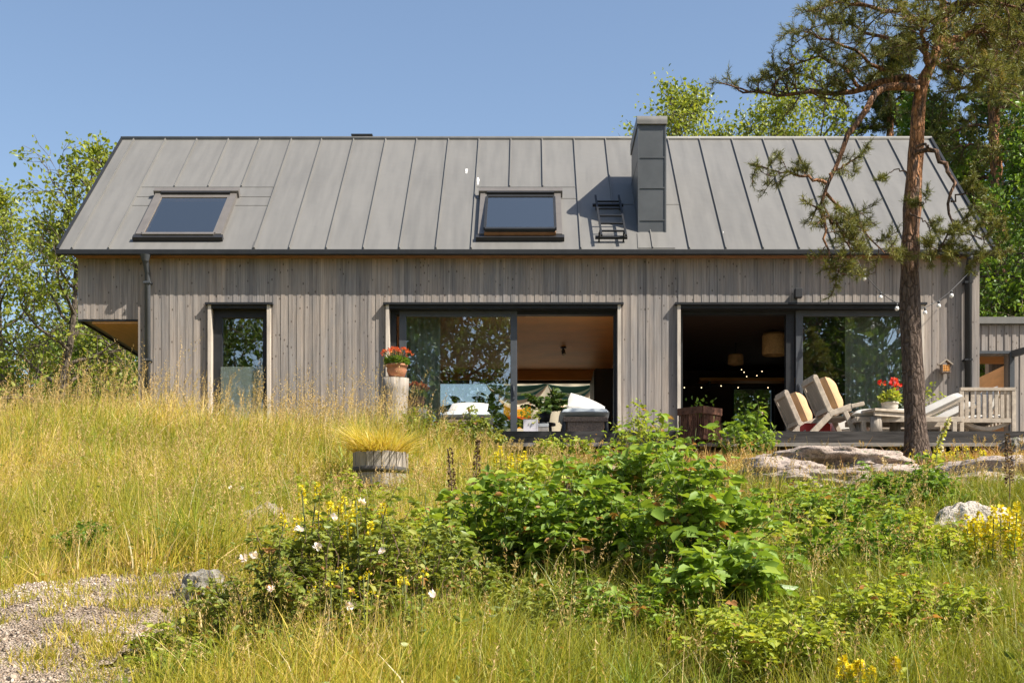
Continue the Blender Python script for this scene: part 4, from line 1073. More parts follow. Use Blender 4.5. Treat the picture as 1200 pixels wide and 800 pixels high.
# back openings
m = MB(); frame_rect(m, -2.4, 1.28, 3.75, 5.82, 27.33, 27.43, 0.05, 0.05, 0.05, 0.03); hpart(m, 'door_frame', M['darkmetal'])
m = MB(); frame_rect(m, 4.05, 4.90, 4.55, 5.70, 27.33, 27.43, 0.05, 0.05, 0.05, 0.05); bw = hpart(m, 'window', M['darkmetal'])
m = MB(); m.box(4.09, 4.86, 27.37, 27.385, 4.59, 5.66); hpart(m, 'pane', M['glass'], bw)
m = MB(); m.box(1.92, 6.68, YW+0.271, YW+0.40, ZC-0.03, ZC-0.002); hpart(m, 'lit_ceiling_edge', M['ply'])  # plywood strip giving the dark ceiling its lit front edge by colour
# wall lamp above right door
m = MB(); lx = X_at(935, 21.25); m.box(lx-0.055, lx+0.055, YW-0.14, YW-0.02, 6.16, 6.30); m.box(lx-0.03, lx+0.03, YW-0.02, YW+0.02, 6.19, 6.27); hpart(m, 'wall_lamp', M['black'], None, 0.006)
# annex
annex = thing('annex', 'low timber annex with flat roof and orange doorway at the right end', 'annex', (8.6, 22.0, 3.4))
def apart(mb, name, mat, bevel=0):
    o = mb.build(name, mat, annex, bevel); o.matrix_parent_inverse = Matrix.Translation((-8.6, -22.0, -3.4)); return o
m = MB(); AO = (7.22, 7.72, 3.75, 5.42)
slab(m, 7.06, 11.5, 3.40, 5.90, 22.0, 22.2, [AO])
for kk in range(int((7.1+50)/0.062)+1, int((11.4+50)/0.062)):
    if kk % 2: continue
    a, b = kk*0.062-50, (kk+1)*0.062-50
    z0 = AO[3]+0.04 if (a < AO[1]+0.09 and b > AO[0]) else 3.42
    m.box(a, b, 21.988, 22.005, z0, 5.89)
m.box(7.06, 7.2, 22.21, 25, 3.4, 5.90); m.box(11.3, 11.5, 22.21, 25, 3.4, 5.90); m.box(8.35, 11.29, 24.8, 25.0, 3.4, 5.9)
apart(m, 'wall', M['clad'])
m = MB(); m.box(7.04, 11.6, 21.92, 23.4, 5.905, 6.01); m.box(8.3, 11.6, 23.4, 25.1, 5.905, 6.01); apart(m, 'roof', M['roof'])
m = MB(); m.box(7.21, 7.24, 22.21, 24.7, 3.7, 5.5); m.box(8.2, 8.3, 22.21, 25.4, 3.7, 5.5); m.box(7.21, 8.3, 22.21, 23.4, 5.5, 5.55); m.box(7.21, 8.3, 22.21, 24.7, 3.65, 3.70)
apart(m, 'interior_lining', M['annexply'])
m = MB(); m.box(7.725, 7.80, 21.93, 22.1, 3.75, 5.42); m.box(7.06, 7.85, 21.95, 22.0, 5.425, 5.47); apart(m, 'door_frame', M['midmetal'])
m = MB(); m.bar((7.78, 21.95, 5.42), (8.45, 19.4, 5.42), 0.07, 0.10); apart(m, 'canopy_beam', M['midmetal'])

# ================================================================== DECK
deck = thing('wooden_deck', 'low grey timber deck along the sliding doors', 'deck', (4, 18.3, 3.4))
def dpart(mb, name, mat, bevel=0):
    o = mb.build(name, mat, deck, bevel); o.matrix_parent_inverse = Matrix.Translation((-4, -18.3, -3.4)); return o
m = MB(); y = 18.33
while y < 21.18:
    m.box(-1.75, 10.0, y, y+0.135, 3.72, 3.75); y += 0.142
dpart(m, 'deck_boards', M['deck'])
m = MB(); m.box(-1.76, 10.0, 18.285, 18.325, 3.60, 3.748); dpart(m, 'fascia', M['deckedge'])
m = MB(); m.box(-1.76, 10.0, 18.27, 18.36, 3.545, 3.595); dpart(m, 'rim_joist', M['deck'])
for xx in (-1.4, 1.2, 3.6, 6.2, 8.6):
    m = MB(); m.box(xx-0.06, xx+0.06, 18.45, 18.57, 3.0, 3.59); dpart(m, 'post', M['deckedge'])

# back terrace and its cloths
m = MB(); m.box(-6, 7, 27.6, 33, 3.5, 3.70); tag(m.build('back_terrace', M['deck']), kind='structure')
# ================================================================== INTERIOR THINGS
def curtain(x0, x1, y, label, seed):
    rng = np.random.default_rng(seed); n = 90
    u = np.linspace(0, 1, n); X = x0+(x1-x0)*u
    zs = np.linspace(ZF+0.03, ZC-0.03, 7)
    V = []
    for side in (0, 0.012):
        for z in zs:
            amp = 0.035*(0.6+0.4*(ZC-z)/2.2)
            V.append(np.stack([X-X.mean(), side+amp*np.sin(2*PI*(x1-x0)/0.11*u+0.6*np.sin(9*u+z*0.4)), np.full(n, z-ZF)], 1))
    V = np.concatenate(V); k = len(zs)
    Q = []
    for s in range(2):
        o = s*k*n
        for j in range(k-1):
            for i in range(n-1): Q.append((o+j*n+i, o+j*n+i+1, o+(j+1)*n+i+1, o+(j+1)*n+i))
    o = np_mesh('curtain', V, np.array(Q), M['curtain'], None, None, True, ((x0+x1)/2, y, ZF))
    tag(o, label, 'curtain')
curtain(-1.98, -1.42, 21.85, 'sage green curtain bunched inside the left sliding door', 1)
curtain(5.05, 5.98, 21.8, 'sage green curtain behind the right sliding door next to the pine', 2)

t = thing('wardrobe', 'tall black cabinet standing in the left room beside the plywood wall', 'cabinet', (1.42, 26.2, ZF))
m = MB(); m.box(-0.19, 0.19, -0.9, 0.9, 0.08, 1.98); m.build('body', M['black'], t, 0.006)
for yy in (-0.45, 0.45):
    m = MB(); m.box(-0.215, -0.192, yy-0.43, yy+0.43, 0.1, 1.96); m.build('door', M['black'], t, 0.004)
t = thing('ceiling_spotlight', 'small black spotlight with bright lens on the plywood ceiling', 'lamp', (X_at(660, 24.6), 24.6, ZC))
m = MB(); m.lathe((0,0,0), [(0.0,-0.03),(0.05,-0.03),(0.05,-0.001),(0,-0.001)], 16); m.build('base', M['black'], t)
m = MB(); m.tube([(0,0,-0.03),(0,0,-0.07),(0.01,-0.04,-0.14)], [0.012,0.035,0.035], 12); m.build('lamp_head', M['midmetal'], t)
m = MB(); m.tube([(0.012,-0.047,-0.146),(0.012,-0.049,-0.149)], 0.028, 12); m.build('lens', M['white'], t)

def pendant(x, y, ztop, z0, z1, r, label):
    t = thing('pendant_lamp', label, 'lamp', (x, y, ztop), 0)
    m = MB(); m.tube([(0,0,0),(0,0,z1-ztop)], 0.006, 6); m.build('cord', M['black'], t)
    m = MB(); h = z1-z0; m.lathe((0,0,z0-ztop), [(r*0.93,0),(r,h*0.1),(r*1.0,h*0.85),(r*0.9,h),(r*0.88,h-0.005),(r*0.98,h*0.84),(r*0.98,h*0.1),(r*0.92,0)], 28); m.build('lamp_shade', M['shade'], t)
pendant(X_at(907, 23), 23.0, ZC, 5.58, 5.95, 0.20, 'large drum shaped woven pendant lamp in the dark right room')
pendant(X_at(862, 24.2), 24.2, ZC, 5.62, 5.80, 0.14, 'smaller round woven pendant lamp deep in the dark right room')
t = thing('wall_shelf', 'long warm timber shelf on brackets across the dark right room', 'shelf', (4.35, 27.0, 5.74))
m = MB(); m.box(-1.0, 1.0, -0.2, 0.2, 0, 0.06); m.build('board', M['ply'], t)
for xx in (-0.8, 0.8):
    m = MB(); m.box(xx-0.02, xx+0.02, -0.15, 0.2, -0.12, -0.002); m.build('bracket', M['black'], t)
for lab, pts, Yf in (('upper strand of fairy lights glowing above the shelf in the dark room', [(858,437),(869,433),(872,436),(875,441),(887,440),(893,435),(900,431)], 25.5),
                 ('lower strand of fairy lights sagging across the dark room doorway', [(800,452),(802,454),(822,454),(845,452),(865,454),(900,454),(916,455)], 24.0)):
    P0 = W(*pts[0], Yf); t = thing('fairy_lights', lab, 'string lights', P0, 0, 'fairy lights in the dark right room')
    L = [Vector(W(a, b, Yf))-Vector(P0) for a, b in pts]
    m = MB(); m.tube([p+Vector((0,0,0.012)) for p in L], 0.003, 5); m.build('cable', M['black'], t)
    for p in L[1:-1]:
        m = MB(); m.lathe(p, [(0,-0.010),(0.008,-0.004),(0.008,0.004),(0,0.009)], 8); m.build('bulb', M['glow'], t)

# colourful cloth hung behind the left room
STR = [(0.0,(0.10,0.20,0.17)),(0.22,(0.72,0.76,0.62)),(0.36,(0.14,0.31,0.25)),(0.56,(0.72,0.60,0.42)),(0.72,(0.80,0.72,0.55)),(0.86,(0.66,0.48,0.32))]
M['swag'] = mat_stripes('striped green and cream awning cloth', STR)
M['bright'] = mat_stripes('orange yellow and cream striped cloth', [(0,(0.75,0.13,0.03)),(0.14,(0.85,0.45,0.03)),(0.30,(0.80,0.72,0.55)),(0.62,(0.78,0.70,0.52)),(0.9,(0.85,0.55,0.08))])
def swag(xa, xb, Y, ztop, drop, hang, label):
    n, k = 40, 14; V = []; T = []
    for s in (0, 0.01):
        for j in range(k):
            v = j/(k-1)
            for i in range(n):
                u = i/(n-1); sag = 4*u*(1-u)
                V.append(((u-0.5)*(xb-xa), s+0.25*sag*math.sin(PI*v)+0.05*math.sin(8*v), -sag*(drop*0.3+(drop+hang)*v*0.8)-0.04*v)); T.append(v)
    Q = []
    for s in range(2):
        o = s*n*k
        for j in range(k-1):
            for i in range(n-1): Q.append((o+j*n+i, o+j*n+i+1, o+(j+1)*n+i+1, o+(j+1)*n+i))
    o = np_mesh('cloth_swag', np.array(V), np.array(Q), M['swag'], None, {'tint': np.array(T)}, True, ((xa+xb)/2, Y, ztop))
    tag(o, label, 'cloth', 'striped cloths hung behind the house')
swag(X_at(570,29.5), X_at(642,29.5), 29.5, 6.10, 0.18, 0.40, 'green and cream striped cloth swag hung behind the house, left one')
swag(X_at(642,29.5), X_at(697,29.5), 29.6, 6.10, 0.18, 0.44, 'green and cream striped cloth swag hung behind the house above the white pillow')
def wall_cloth(x0, x1, Y, z0, z1, label):
    n, k = 60, 40; V = []; T = []
    for s in (0, 0.012):
        for j in range(k):
            for i in range(n):
                u = i/(n-1); v = j/(k-1)
                V.append(((u-0.5)*(x1-x0), s+0.012*math.sin(30*u+v), v*(z1-z0)))
                side = 1 if (u > 0.88 or u < 0.32) else 0
                T.append(0.02+0.28*(v-0.53)/0.19 if side and 0.53 < v < 0.72 else 0.45)
    Q = []
    for s in range(2):
        o = s*n*k
        for j in range(k-1):
            for i in range(n-1): Q.append((o+j*n+i, o+j*n+i+1, o+(j+1)*n+i+1, o+(j+1)*n+i))
    o = np_mesh('hanging_cloth', np.array(V), np.array(Q), M['bright'], None, {'tint': np.clip(np.array(T), 0, 1)}, True, ((x0+x1)/2, Y, z0))
    tag(o, label, 'cloth')
wall_cloth(X_at(590,31), X_at(694,31), 31.0, 3.72, 6.75, 'cream cloth screen with orange and yellow stripes standing behind the house')

# potted palm on a dark stool inside the left room
def palm(x, y, z, label, sc, seed, mat='leaf_dark', n=22):
    rng = np.random.default_rng(seed)
    t = thing('potted_palm', label, 'plant', (x, y, z))
    m = MB(); m.lathe((0,0,0), [(0,0),(0.10*sc,0),(0.14*sc,0.22*sc),(0.125*sc,0.22*sc),(0,0.19*sc)], 20); m.build('pot', M['darkmetal'], t)
    P = []; D = []; polys = []
    for i in range(n):
        a = rng.uniform(0, 2*PI); el = rng.uniform(0.25, 1.3)
        fr = wig((0,0,0.2*sc), (math.cos(a)*math.cos(el), math.sin(a)*math.cos(el), math.sin(el)), 0.55*sc*rng.uniform(0.7,1.1), 7, rng, 0.06, 0.0, 0.22)
        polys.append((fr, 0.005*sc, 0.4, 4))
        for u in np.linspace(0.35, 1, 9):
            p, d = along(fr, u); sd = np.cross(d, [0,0,1]); sd /= np.linalg.norm(sd)+1e-6
            for s in (-1, 1): P.append(p); D.append(d*0.6+sd*s+np.array([0,0,-0.15]))
    v, q, tt = tubes_np(polys); np_mesh('stems', v, q, M['stem'], t, {'tint': tt}, True)
    v, q, tt = leaves(P, D, 0.15*sc*rng.uniform(0.8,1.2,len(P)), np.clip(rng.normal(0.45,0.2,len(P)),0,1), LEAF*np.array([0.8,1,1]), 1.0, rng)
    np_mesh('foliage', v, q, M[mat], t, {'tint': tt}); return t
def stool(x, y, z, label, h=0.4, r=0.17):
    t = thing('stool', label, 'stool', (x, y, z))
    m = MB(); m.lathe((0,0,0), [(0,h-0.035),(r,h-0.035),(r,h),(0,h)], 20); m.build('seat', M['black'], t)
    for i in range(4):
        a = PI/4+i*PI/2; m = MB(); m.bar((math.cos(a)*r*0.95, math.sin(a)*r*0.95, 0), (math.cos(a)*r*0.7, math.sin(a)*r*0.7, h-0.035), 0.03, 0.03); m.build('leg', M['black'], t)
stool(X_at(638,20.7), 20.7, ZF, 'round black stool under the bushy palm at the left doorway')
palm(X_at(638,20.7), 20.7, ZF+0.4, 'dark bushy palm in black pot on a stool by the left doorway', 0.72, 4)
palm(X_at(560,22.8), 22.8, ZF, 'big leafed palm standing behind the left sliding glass', 1.7, 5, 'leaf_mid', 14)

# ================================================================== FURNITURE ON THE DECK
def wood_chair(loc, rz, label, group):
    t = thing('lounge_chair', label, 'chair', loc, rz, group)
    hw = 0.31
    for s in (-1, 1):
        y = s*hw
        m = MB(); m.bar((-0.26, y, 0), (0.10, y, 0.37), 0.055, 0.085, (0,0,1)); m.build('leg', M['teak'], t, 0.008)
        m = MB(); m.bar((0.42, y, 0), (0.23, y, 0.40), 0.055, 0.07, (0,0,1)); m.build('leg', M['teak'], t, 0.008)
        m = MB(); m.bar((0.03, y, 0.315), (0.34, y, 0.43), 0.06, 0.08, (0,0,1)); m.bar((0.335, y, 0.428), (0.52, y, 0.47), 0.075, 0.055, (0,0,1)); m.build('armrest', M['teak'], t, 0.008)
        m = MB(); m.bar((0.07, y*0.96, 0.30), (-0.17, y*0.96, 0.84), 0.05, 0.075, (1,0,0)); m.build('back_post', M['teak'], t, 0.008)
    m = MB(); m.bar((-0.163, -hw*0.95, 0.825), (-0.163, hw*0.95, 0.825), 0.05, 0.09); m.build('back_rail', M['teak'], t, 0.006)
    m = MB(); m.bar((0.03, -hw*0.95, 0.39), (0.03, hw*0.95, 0.39), 0.05, 0.07)
    m.build('back_rail', M['teak'], t, 0.006)
    m = MB(); m.bar((0.012, 0, 0.43), (-0.148, 0, 0.78), 0.52, 0.022, (1,0,0.4)); m.build('back_panel', M['panel'], t)
    m = MB(); m.box(0.02, 0.36, -hw+0.03, hw-0.03, 0.27, 0.30); m.build('seat', M['teak'], t, 0.005)
    return t
CB = (X_at(962, 19.3), 19.3, ZF); CA = (X_at(928, 20.75), 20.75, ZF)
wood_chair(CB, 0.06, 'silvered wooden lounge chair facing right with tall back beside the red pouf', 'wooden lounge chairs on the deck')
wood_chair(CA, 0.06, 'silvered wooden lounge chair farther back and lower in view by the open doorway', 'wooden lounge chairs on the deck')
for (c, lab) in ((CB, 'plump beige back cushion leaning in the nearer lounge chair'), (CA, 'plump beige back cushion leaning in the farther lounge chair')):
    m = MB(); m.pillow((0,0,0), (0.115,0.0,-0.26), (0,0.27,0), (0.145,0,0.062), 14, 3.2)
    o = m.build('cushion', M['beige'], None); o.location = (c[0]+0.095, c[1]+0.0, ZF+0.60); o.rotation_euler = (0,0,0.06); tag(o, lab, 'cushion', 'beige cushions on the lounge chairs')
t = thing('pouf', 'square red floor pouf under the nearer lounge chair', 'pouf', (X_at(955,19.75), 19.75, ZF))
m = MB(); m.box(-0.19, 0.19, -0.18, 0.18, 0, 0.27); m.build('body', M['redcloth'], t, 0.03)
m = MB(); m.bar((-0.19,-0.182,0.255),(0.19,-0.182,0.255),0.012,0.012); m.build('piping', M['redcloth'], t)
# white daybed with salmon throw
db = (X_at(1003,20.3), 20.3, ZF)
t = thing('daybed', 'low white daybed behind the small wooden table', 'daybed', db)
m = MB(); m.box(-0.33, 0.42, -0.4, 0.4, 0.06, 0.27); m.build('base', M['white'], t, 0.015)
m = MB(); m.pillow((0.045,0,0.33), (0.40,0,0), (0,0.42,0), (0,0,0.075), 12, 6); m.build('mattress', M['whitecloth'], t)
m = MB()
n = 18; V = []; 
for s in (0, 0.012):
    for j in range(n):
        for i in range(n):
            u, v = i/(n-1), j/(n-1)
            x_ = -0.22+0.62*u; y_ = -0.46+0.72*v
            z_ = 0.415+0.012*math.sin(14*u+6*v)+0.01*math.sin(19*v) - s
            if v < 0.12: y_ = -0.452+0.02*v; z_ = 0.405-(0.12-v)*1.3*(0.6+0.5*math.sin(3*u+0.5))
            V.append((x_, y_, z_))
Fq = [(s*n*n+j*n+i, s*n*n+j*n+i+1, s*n*n+(j+1)*n+i+1, s*n*n+(j+1)*n+i) for s in range(2) for j in range(n-1) for i in range(n-1)]
m.add(V, Fq, True); o = m.build('throw', M['pinkcloth'], None); o.location = db; tag(o, 'salmon patterned throw spread over the white daybed', 'throw')
t = thing('floor_cushion', 'white seat cushion standing on the deck between the chair legs', 'cushion', (X_at(984,19.9), 19.9, ZF))
m = MB(); m.pillow((0,0,0.19), (0.17,0,0.03), (0,0.16,0), (0,0,0.17), 12, 5); m.build('body', M['whitecloth'], t)
m = MB(); m.tube([(-0.16,-0.16,0.17),(0.0,-0.165,0.20),(0.16,-0.16,0.22)], 0.006, 6); m.build('piping', M['whitecloth'], t)
# low table
t = thing('low_table', 'low silvered wooden plank table carrying the red flower pot', 'table', (X_at(1038,19.0), 19.0, ZF), 0.42)
m = MB()
for i in range(6): m.box(-0.42, 0.42, -0.30+i*0.101, -0.205+i*0.101, 0.31, 0.345)
m.build('tabletop', M['teak'], t, 0.004)
m = MB(); m.box(-0.40, 0.40, -0.27, -0.24, 0.25, 0.308); m.box(-0.40, 0.40, 0.24, 0.27, 0.25, 0.308); m.build('apron', M['teak'], t)
for sx in (-1, 1):
    for sy in (-1, 1):
        m = MB(); m.tube([(sx*0.3, sy*0.17, 0), (sx*0.3, sy*0.17, 0.25)], [0.085, 0.075], 14); m.build('leg', M['log'], t)
# geranium pot on the table
def flower_pot(loc, pr, ph, potmat, fr, fh, label, seed, nflower, fsz, leafmat='leaf_light', lsz=0.07, potlab=None, petal='redpetal', bell=True, nleaf=190, stalks=True):
    rng = np.random.default_rng(seed)
    t = thing('flower_pot', label, 'potted plant', loc)
    m = MB(); m.lathe((0,0,0), [(0,0),(pr*0.72,0),(pr*0.98,ph*0.55),(pr*0.94,ph*0.82),(pr*1.06,ph*0.84),(pr*1.06,ph),(pr*0.95,ph),(pr*0.88,ph*0.9),(0,ph*0.88)], 26); m.build('pot', potmat, t)
    n = nleaf; a = rng.uniform(0,2*PI,n); r = np.sqrt(rng.uniform(0,1,n))*fr
    P = np.stack([np.cos(a)*r*0.6, np.sin(a)*r*0.6, ph+rng.uniform(0,1,n)*fh*0.55*(1-0.4*r/fr)],1)
    D = np.stack([np.cos(a), np.sin(a), rng.uniform(-0.5,0.8,n)],1)
    v,q,tt = leaves(P, D, lsz*rng.uniform(0.6,1.2,n), np.clip(rng.normal(0.45,0.25,n),0,1), LEAF, 1.5, rng); np_mesh('foliage', v,q,M[leafmat],t,{'tint':tt})
    for i in range(nflower):
        a = 2.4*i+rng.uniform(-.4,.4); r = fr*math.sqrt((i+0.6)/nflower)*0.85
        p = np.array([math.cos(a)*r, math.sin(a)*r, ph+fh*(1-0.45*(r/fr)**2)*rng.uniform(0.85,1.0)])
        k = 16; dd = rng.normal(size=(k,3)); dd /= np.linalg.norm(dd,axis=1,keepdims=True)
        v,q,tt = leaves(p+dd*fsz*0.45, dd, fsz*rng.uniform(0.6,0.95,k), rng.uniform(0,1,k), ROUND, 0.3, rng)
        if stalks:
            b = np.array([p[0]*0.3,p[1]*0.3,ph]); vs,qs,ts = tubes_np([(resample([b,(b+p)/2+np.array([0,0,0.02]),p],4),0.004,0.0,4)])
            np_mesh('stem', vs,qs,M['stem'],t,{'tint':ts},True)
        np_mesh('blossom', v,q,M[petal],t,{'tint':tt})
    return t
flower_pot((X_at(1043,19.0), 19.0, ZF+0.346), 0.115, 0.135, M['stonepot'], 0.20, 0.34, 'red geranium in a pale stone pot on the low table', 11, 4, 0.055)
# sofa end with slats
t = thing('garden_sofa', 'silvered wooden garden sofa with slatted end panel facing the slope', 'sofa', (X_at(1157,19.4), 19.4, ZF))
hw = 0.37
for s in (-1, 1):
    for yy in (0, 1.5):
        m = MB(); m.box(s*hw-0.03, s*hw+0.03, yy-0.03, yy+0.03, 0, 0.70); m.build('leg', M['teak'], t, 0.006)
for yy in (0, 1.5):
    m = MB(); m.box(-hw-0.02, hw+0.02, yy-0.035, yy+0.035, 0.70, 0.745); m.box(-hw+0.03, hw-0.03, yy-0.022, yy+0.022, 0.25, 0.31)
    for i in range(8):
        xx = -hw+0.075+i*(2*hw-0.15)/7; m.box(xx-0.026, xx+0.026, yy-0.012, yy+0.012, 0.311, 0.699)
    m.build('end_panel', M['teak'], t, 0.004)
m = MB()
V=[]; n=14
prof=[(-hw+0.03+(2*hw-0.06)*i/(n-1), 0.235-0.16*math.sin(PI*min(1,(1-i/(n-1))*1.05))*0.55) for i in range(n)]
m.prism(prof+[(x_,z_+0.05) for x_,z_ in prof[::-1]], 0.04, 1.46); m.build('seat', M['teak'], t)
m = MB()
for i in range(9):
    yy = 0.12+i*0.155; m.box(hw-0.012, hw+0.012, yy-0.03, yy+0.03, 0.26, 0.70)
m.box(hw-0.02, hw+0.02, 0.031, 1.469, 0.701, 0.74); m.build('backrest', M['teak'], t)
m = MB(); m.pillow((0,0,0), (0.10,0,0.27), (0,0.36,0), (0.11,0,-0.03), 12, 3); o = m.build('cushion', M['whitecloth'], None); o.location=(X_at(1172,19.4)-0.05, 19.95, ZF+0.55); tag(o,'white cushion leaning against the slatted sofa back','cushion')
m = MB(); m.pillow((0,0,0), (0.33,0,0.02), (0,0.62,0), (0,0,0.075), 12, 6); o = m.build('seat_cushion', M['whitecloth'], None); o.location=(X_at(1157,19.4)-0.01, 20.15, ZF+0.335); tag(o,'long white seat cushion lying on the garden sofa','cushion')
# sun loungers with thick white mattress
def lounger(loc, rz, label, group):
    t = thing('sun_lounger', label, 'sun lounger', loc, rz, group)
    m = MB(); 
    for s in (-1,1): m.bar((-1.2, s*0.30, 0.24), (0.25, s*0.30, 0.24), 0.04, 0.07)
    m.bar((-1.2,-0.30,0.24),(-1.2,0.30,0.24),0.04,0.07); m.bar((0.25,-0.30,0.24),(0.25,0.30,0.24),0.04,0.07)
    m.build('frame', M['teak'], t, 0.005)
    for sx in (-1.1, 0.15):
        for s in (-1,1): m = MB(); m.box(sx-0.03, sx+0.03, s*0.29-0.03, s*0.29+0.03, 0, 0.21); m.build('leg', M['teak'], t, 0.005)
    m = MB(); m.pillow((-0.75,0,0.33), (0.48,0,0), (0,0.31,0), (0,0,0.075), 12, 8); m.pillow((-0.02,0,0.43), (0.32,0,0.155), (0,0.31,0), (-0.035,0,0.08), 12, 8)
    m.build('mattress', M['whitecloth'], t)
    for s in (-1,1): m = MB(); m.bar((-0.30, s*0.26, 0.25), (0.30, s*0.26, 0.54), 0.035, 0.04); m.build('back_support', M['teak'], t)
    return t
lounger((X_at(1098,19.1), 19.1, ZF-0.02), 0.0, 'white mattress sun lounger half hidden behind the pine trunk', 'white sun loungers on the deck')
lounger((X_at(1112,20.0), 19.95, ZF-0.02), 0.0, 'white mattress sun lounger farther back against the garden sofa', 'white sun loungers on the deck')
# grey ottomans by the left doors
def ottoman(loc, label, w, group, rz=0):
    t = thing('outdoor_daybed', label, 'daybed', loc, rz, group)
    for sx in (-1,1):
        for yy in (-0.28, 0.9):
            m = MB(); m.tube([(sx*(w/2-0.04), yy, 0), (sx*(w/2-0.06), yy, 0.34)], [0.022,0.030], 10); m.build('leg', M['darkmetal'], t)
    m = MB(); m.box(-w/2+0.04, w/2-0.04, -0.32, 0.95, 0.30, 0.37); m.box(-w/2+0.10, w/2-0.10, -0.30, -0.27, 0.14, 0.306); m.build('frame', M['wicker'], t, 0.01)
    m = MB(); m.pillow((0,0.3,0.44), (w/2+0.01,0,0), (0,0.65,0), (0,0,0.085), 14, 7); m.build('mattress', M['greycloth'], t); return t
OA = (X_at(685,20.0), 20.0, ZF); OB = (X_at(548,20.3), 20.3, ZF)
ottoman(OA, 'grey outdoor daybed seen end on in the open left doorway', 0.72, 'grey daybeds on the deck')
ottoman(OB, 'grey outdoor daybed in front of the left sliding glass', 0.74, 'grey daybeds on the deck')
for (lab, c, ax, az) in (('crumpled white pillow leaning on the daybed in the open doorway', (OA[0]+0.04, 20.25, ZF+0.60), (0.27,0.0,-0.11), (0.035,-0.06,0.055)), ('second white pillow lying flat at the left of the doorway daybed', (OA[0]-0.16, 20.75, ZF+0.60), (0.20,0.02,0.09), (-0.03,-0.04,0.075)),
        ('white pillow lying on the daybed before the sliding glass', (OB[0], 20.45, ZF+0.57), (0.29,0,0.0), (0,-0.02,0.06))):
    m = MB(); m.pillow((0,0,0), ax, (0.03,0.20,0.13), az, 16, 1.75); o = m.build('pillow', M['whitecloth'], None); o.location = c; tag(o, lab, 'pillow', 'white pillows on the daybeds')
# crates
t = thing('planter_box', 'pale grey planter box with yellow green plant at the deck edge', 'planter', (X_at(622,18.7), 18.7, ZF))
m = MB(); frame_rect(m, -0.10, 0.10, 0, 0.2, -0.1, 0.1, 0.02, 0.02, 0.0, 0.02); m.box(-0.08,0.08,-0.098,-0.08,0.02,0.2); m.box(-0.08,0.08,0.08,0.098,0.02,0.2); m.build('box', M['lilac'], t)
rng = np.random.default_rng(33); n=160
v,q,tt = leaves(np.stack([rng.uniform(-.16,.12,n), rng.uniform(-.1,.1,n), rng.uniform(0.1,0.36,n)],1), rng.normal(size=(n,3))+np.array([0,0,0.3]), 0.05*rng.uniform(.6,1.2,n), rng.uniform(0.3,1,n), LEAF, 1.0, rng); np_mesh('foliage', v,q,M['leaf_light'],t,{'tint':tt})
t = thing('box_stack', 'small pale wooden box with lid beside the grey planter box', 'box', (X_at(636,18.75), 18.75, ZF))
m = MB(); m.box(-0.075,0.075,-0.08,0.08,0,0.10); m.build('body', M['jamb'], t, 0.004)
m = MB(); m.box(-0.08,0.08,-0.085,0.085,0.104,0.15); m.build('lid', M['white'], t, 0.004)
# log pedestal with red flowers
lp = (X_at(462.5,19.8), 19.8, gz(X_at(462.5,19.8),19.8)-0.1)
t = thing('log_pedestal', 'upright bare tree trunk serving as pedestal for red flowers', 'pedestal', lp)
hh = Z_at(443,19.8)-lp[2]
m = MB(); pts=[(0.01*math.sin(i), 0.01*math.cos(2*i), hh*i/8) for i in range(9)]; m.tube(pts, [0.215,0.205,0.20,0.195,0.2,0.19,0.195,0.195,0.20], 22); m.build('trunk', M['log'], t)
m = MB(); m.lathe((0,0,hh), [(0,0.004),(0.185,0.004)], 22, False); m.build('cut_face', M['jamb'], t)
flower_pot((lp[0]+0.03, 19.8, lp[2]+hh+0.005), 0.15, 0.19, M['terracotta'], 0.27, 0.26, 'orange terracotta pot of small red flowers on the upright log', 21, 44, 0.021, 'leaf_mid', 0.045, nleaf=620, petal='orangepetal')
# half barrel planter
by = 14.0; bxx = X_at(446, by); bz = Z_at(577, by)
t = thing('half_barrel', 'weathered half barrel planter full of golden grass', 'planter', (bxx, by, bz-0.05))
BR = 0.285; bh = Z_at(531,by)-bz+0.05
m = MB()
for i in range(22):
    a0 = 2*PI*i/22+0.012; a1 = 2*PI*(i+1)/22-0.012
    V=[]; hv = bh*random.uniform(0.985,1.01)
    for z_,rr in ((0,BR*0.93),(bh*0.5,BR*0.985),(hv,BR)):
        for a in (a0,a1):
            for q_ in (rr, rr-0.028): V.append((q_*math.cos(a), q_*math.sin(a), z_))
    # order: per z: a0 outer, a0 inner, a1 outer, a1 inner
    fs=[]
    for l in (0,4):
        fs += [(l,l+2,l+6,l+4),(l+3,l+1,l+5,l+7),(l+1,l,l+4,l+5),(l+2,l+3,l+7,l+6)]
    fs += [(8,10,11,9),(1,3,2,0)]
    m.add(V, fs)
m.build('staves', M['barrel'], t)
for z_,w_,rr in ((bh*0.60,0.055,BR*0.992),(0.10,0.045,BR*0.95)):
    m = MB(); m.lathe((0,0,z_), [(rr+0.001,-w_/2),(rr+0.007,-w_/2),(rr+0.010,w_/2),(rr+0.003,w_/2)], 44); m.build('hoop', M['hoop'], t)
m = MB(); m.lathe((0,0,bh-0.06), [(0,0.02),(BR-0.03,0)], 24); m.build('soil', M['soil'], t)
rng = np.random.default_rng(8); n = 800
a = rng.uniform(0,2*PI,n); r_ = np.sqrt(rng.uniform(0,1,n))*0.25
P = np.stack([np.cos(a)*r_, np.sin(a)*r_, np.full(n, bh-0.05)],1)
v,q,tt = blades(P, rng.uniform(0.10,0.36,n)*(1.0+0.3*(np.cos(a)*r_ < -0.1)), rng.uniform(0.05,0.50,n), rng.uniform(0.008,0.024,n), np.clip(rng.normal(0.5,0.25,n),0,1), a+rng.normal(size=n)*0.5, 4, rng)
np_mesh('golden_grass', v,q,M['leaf_gold'],t,{'tint':tt})
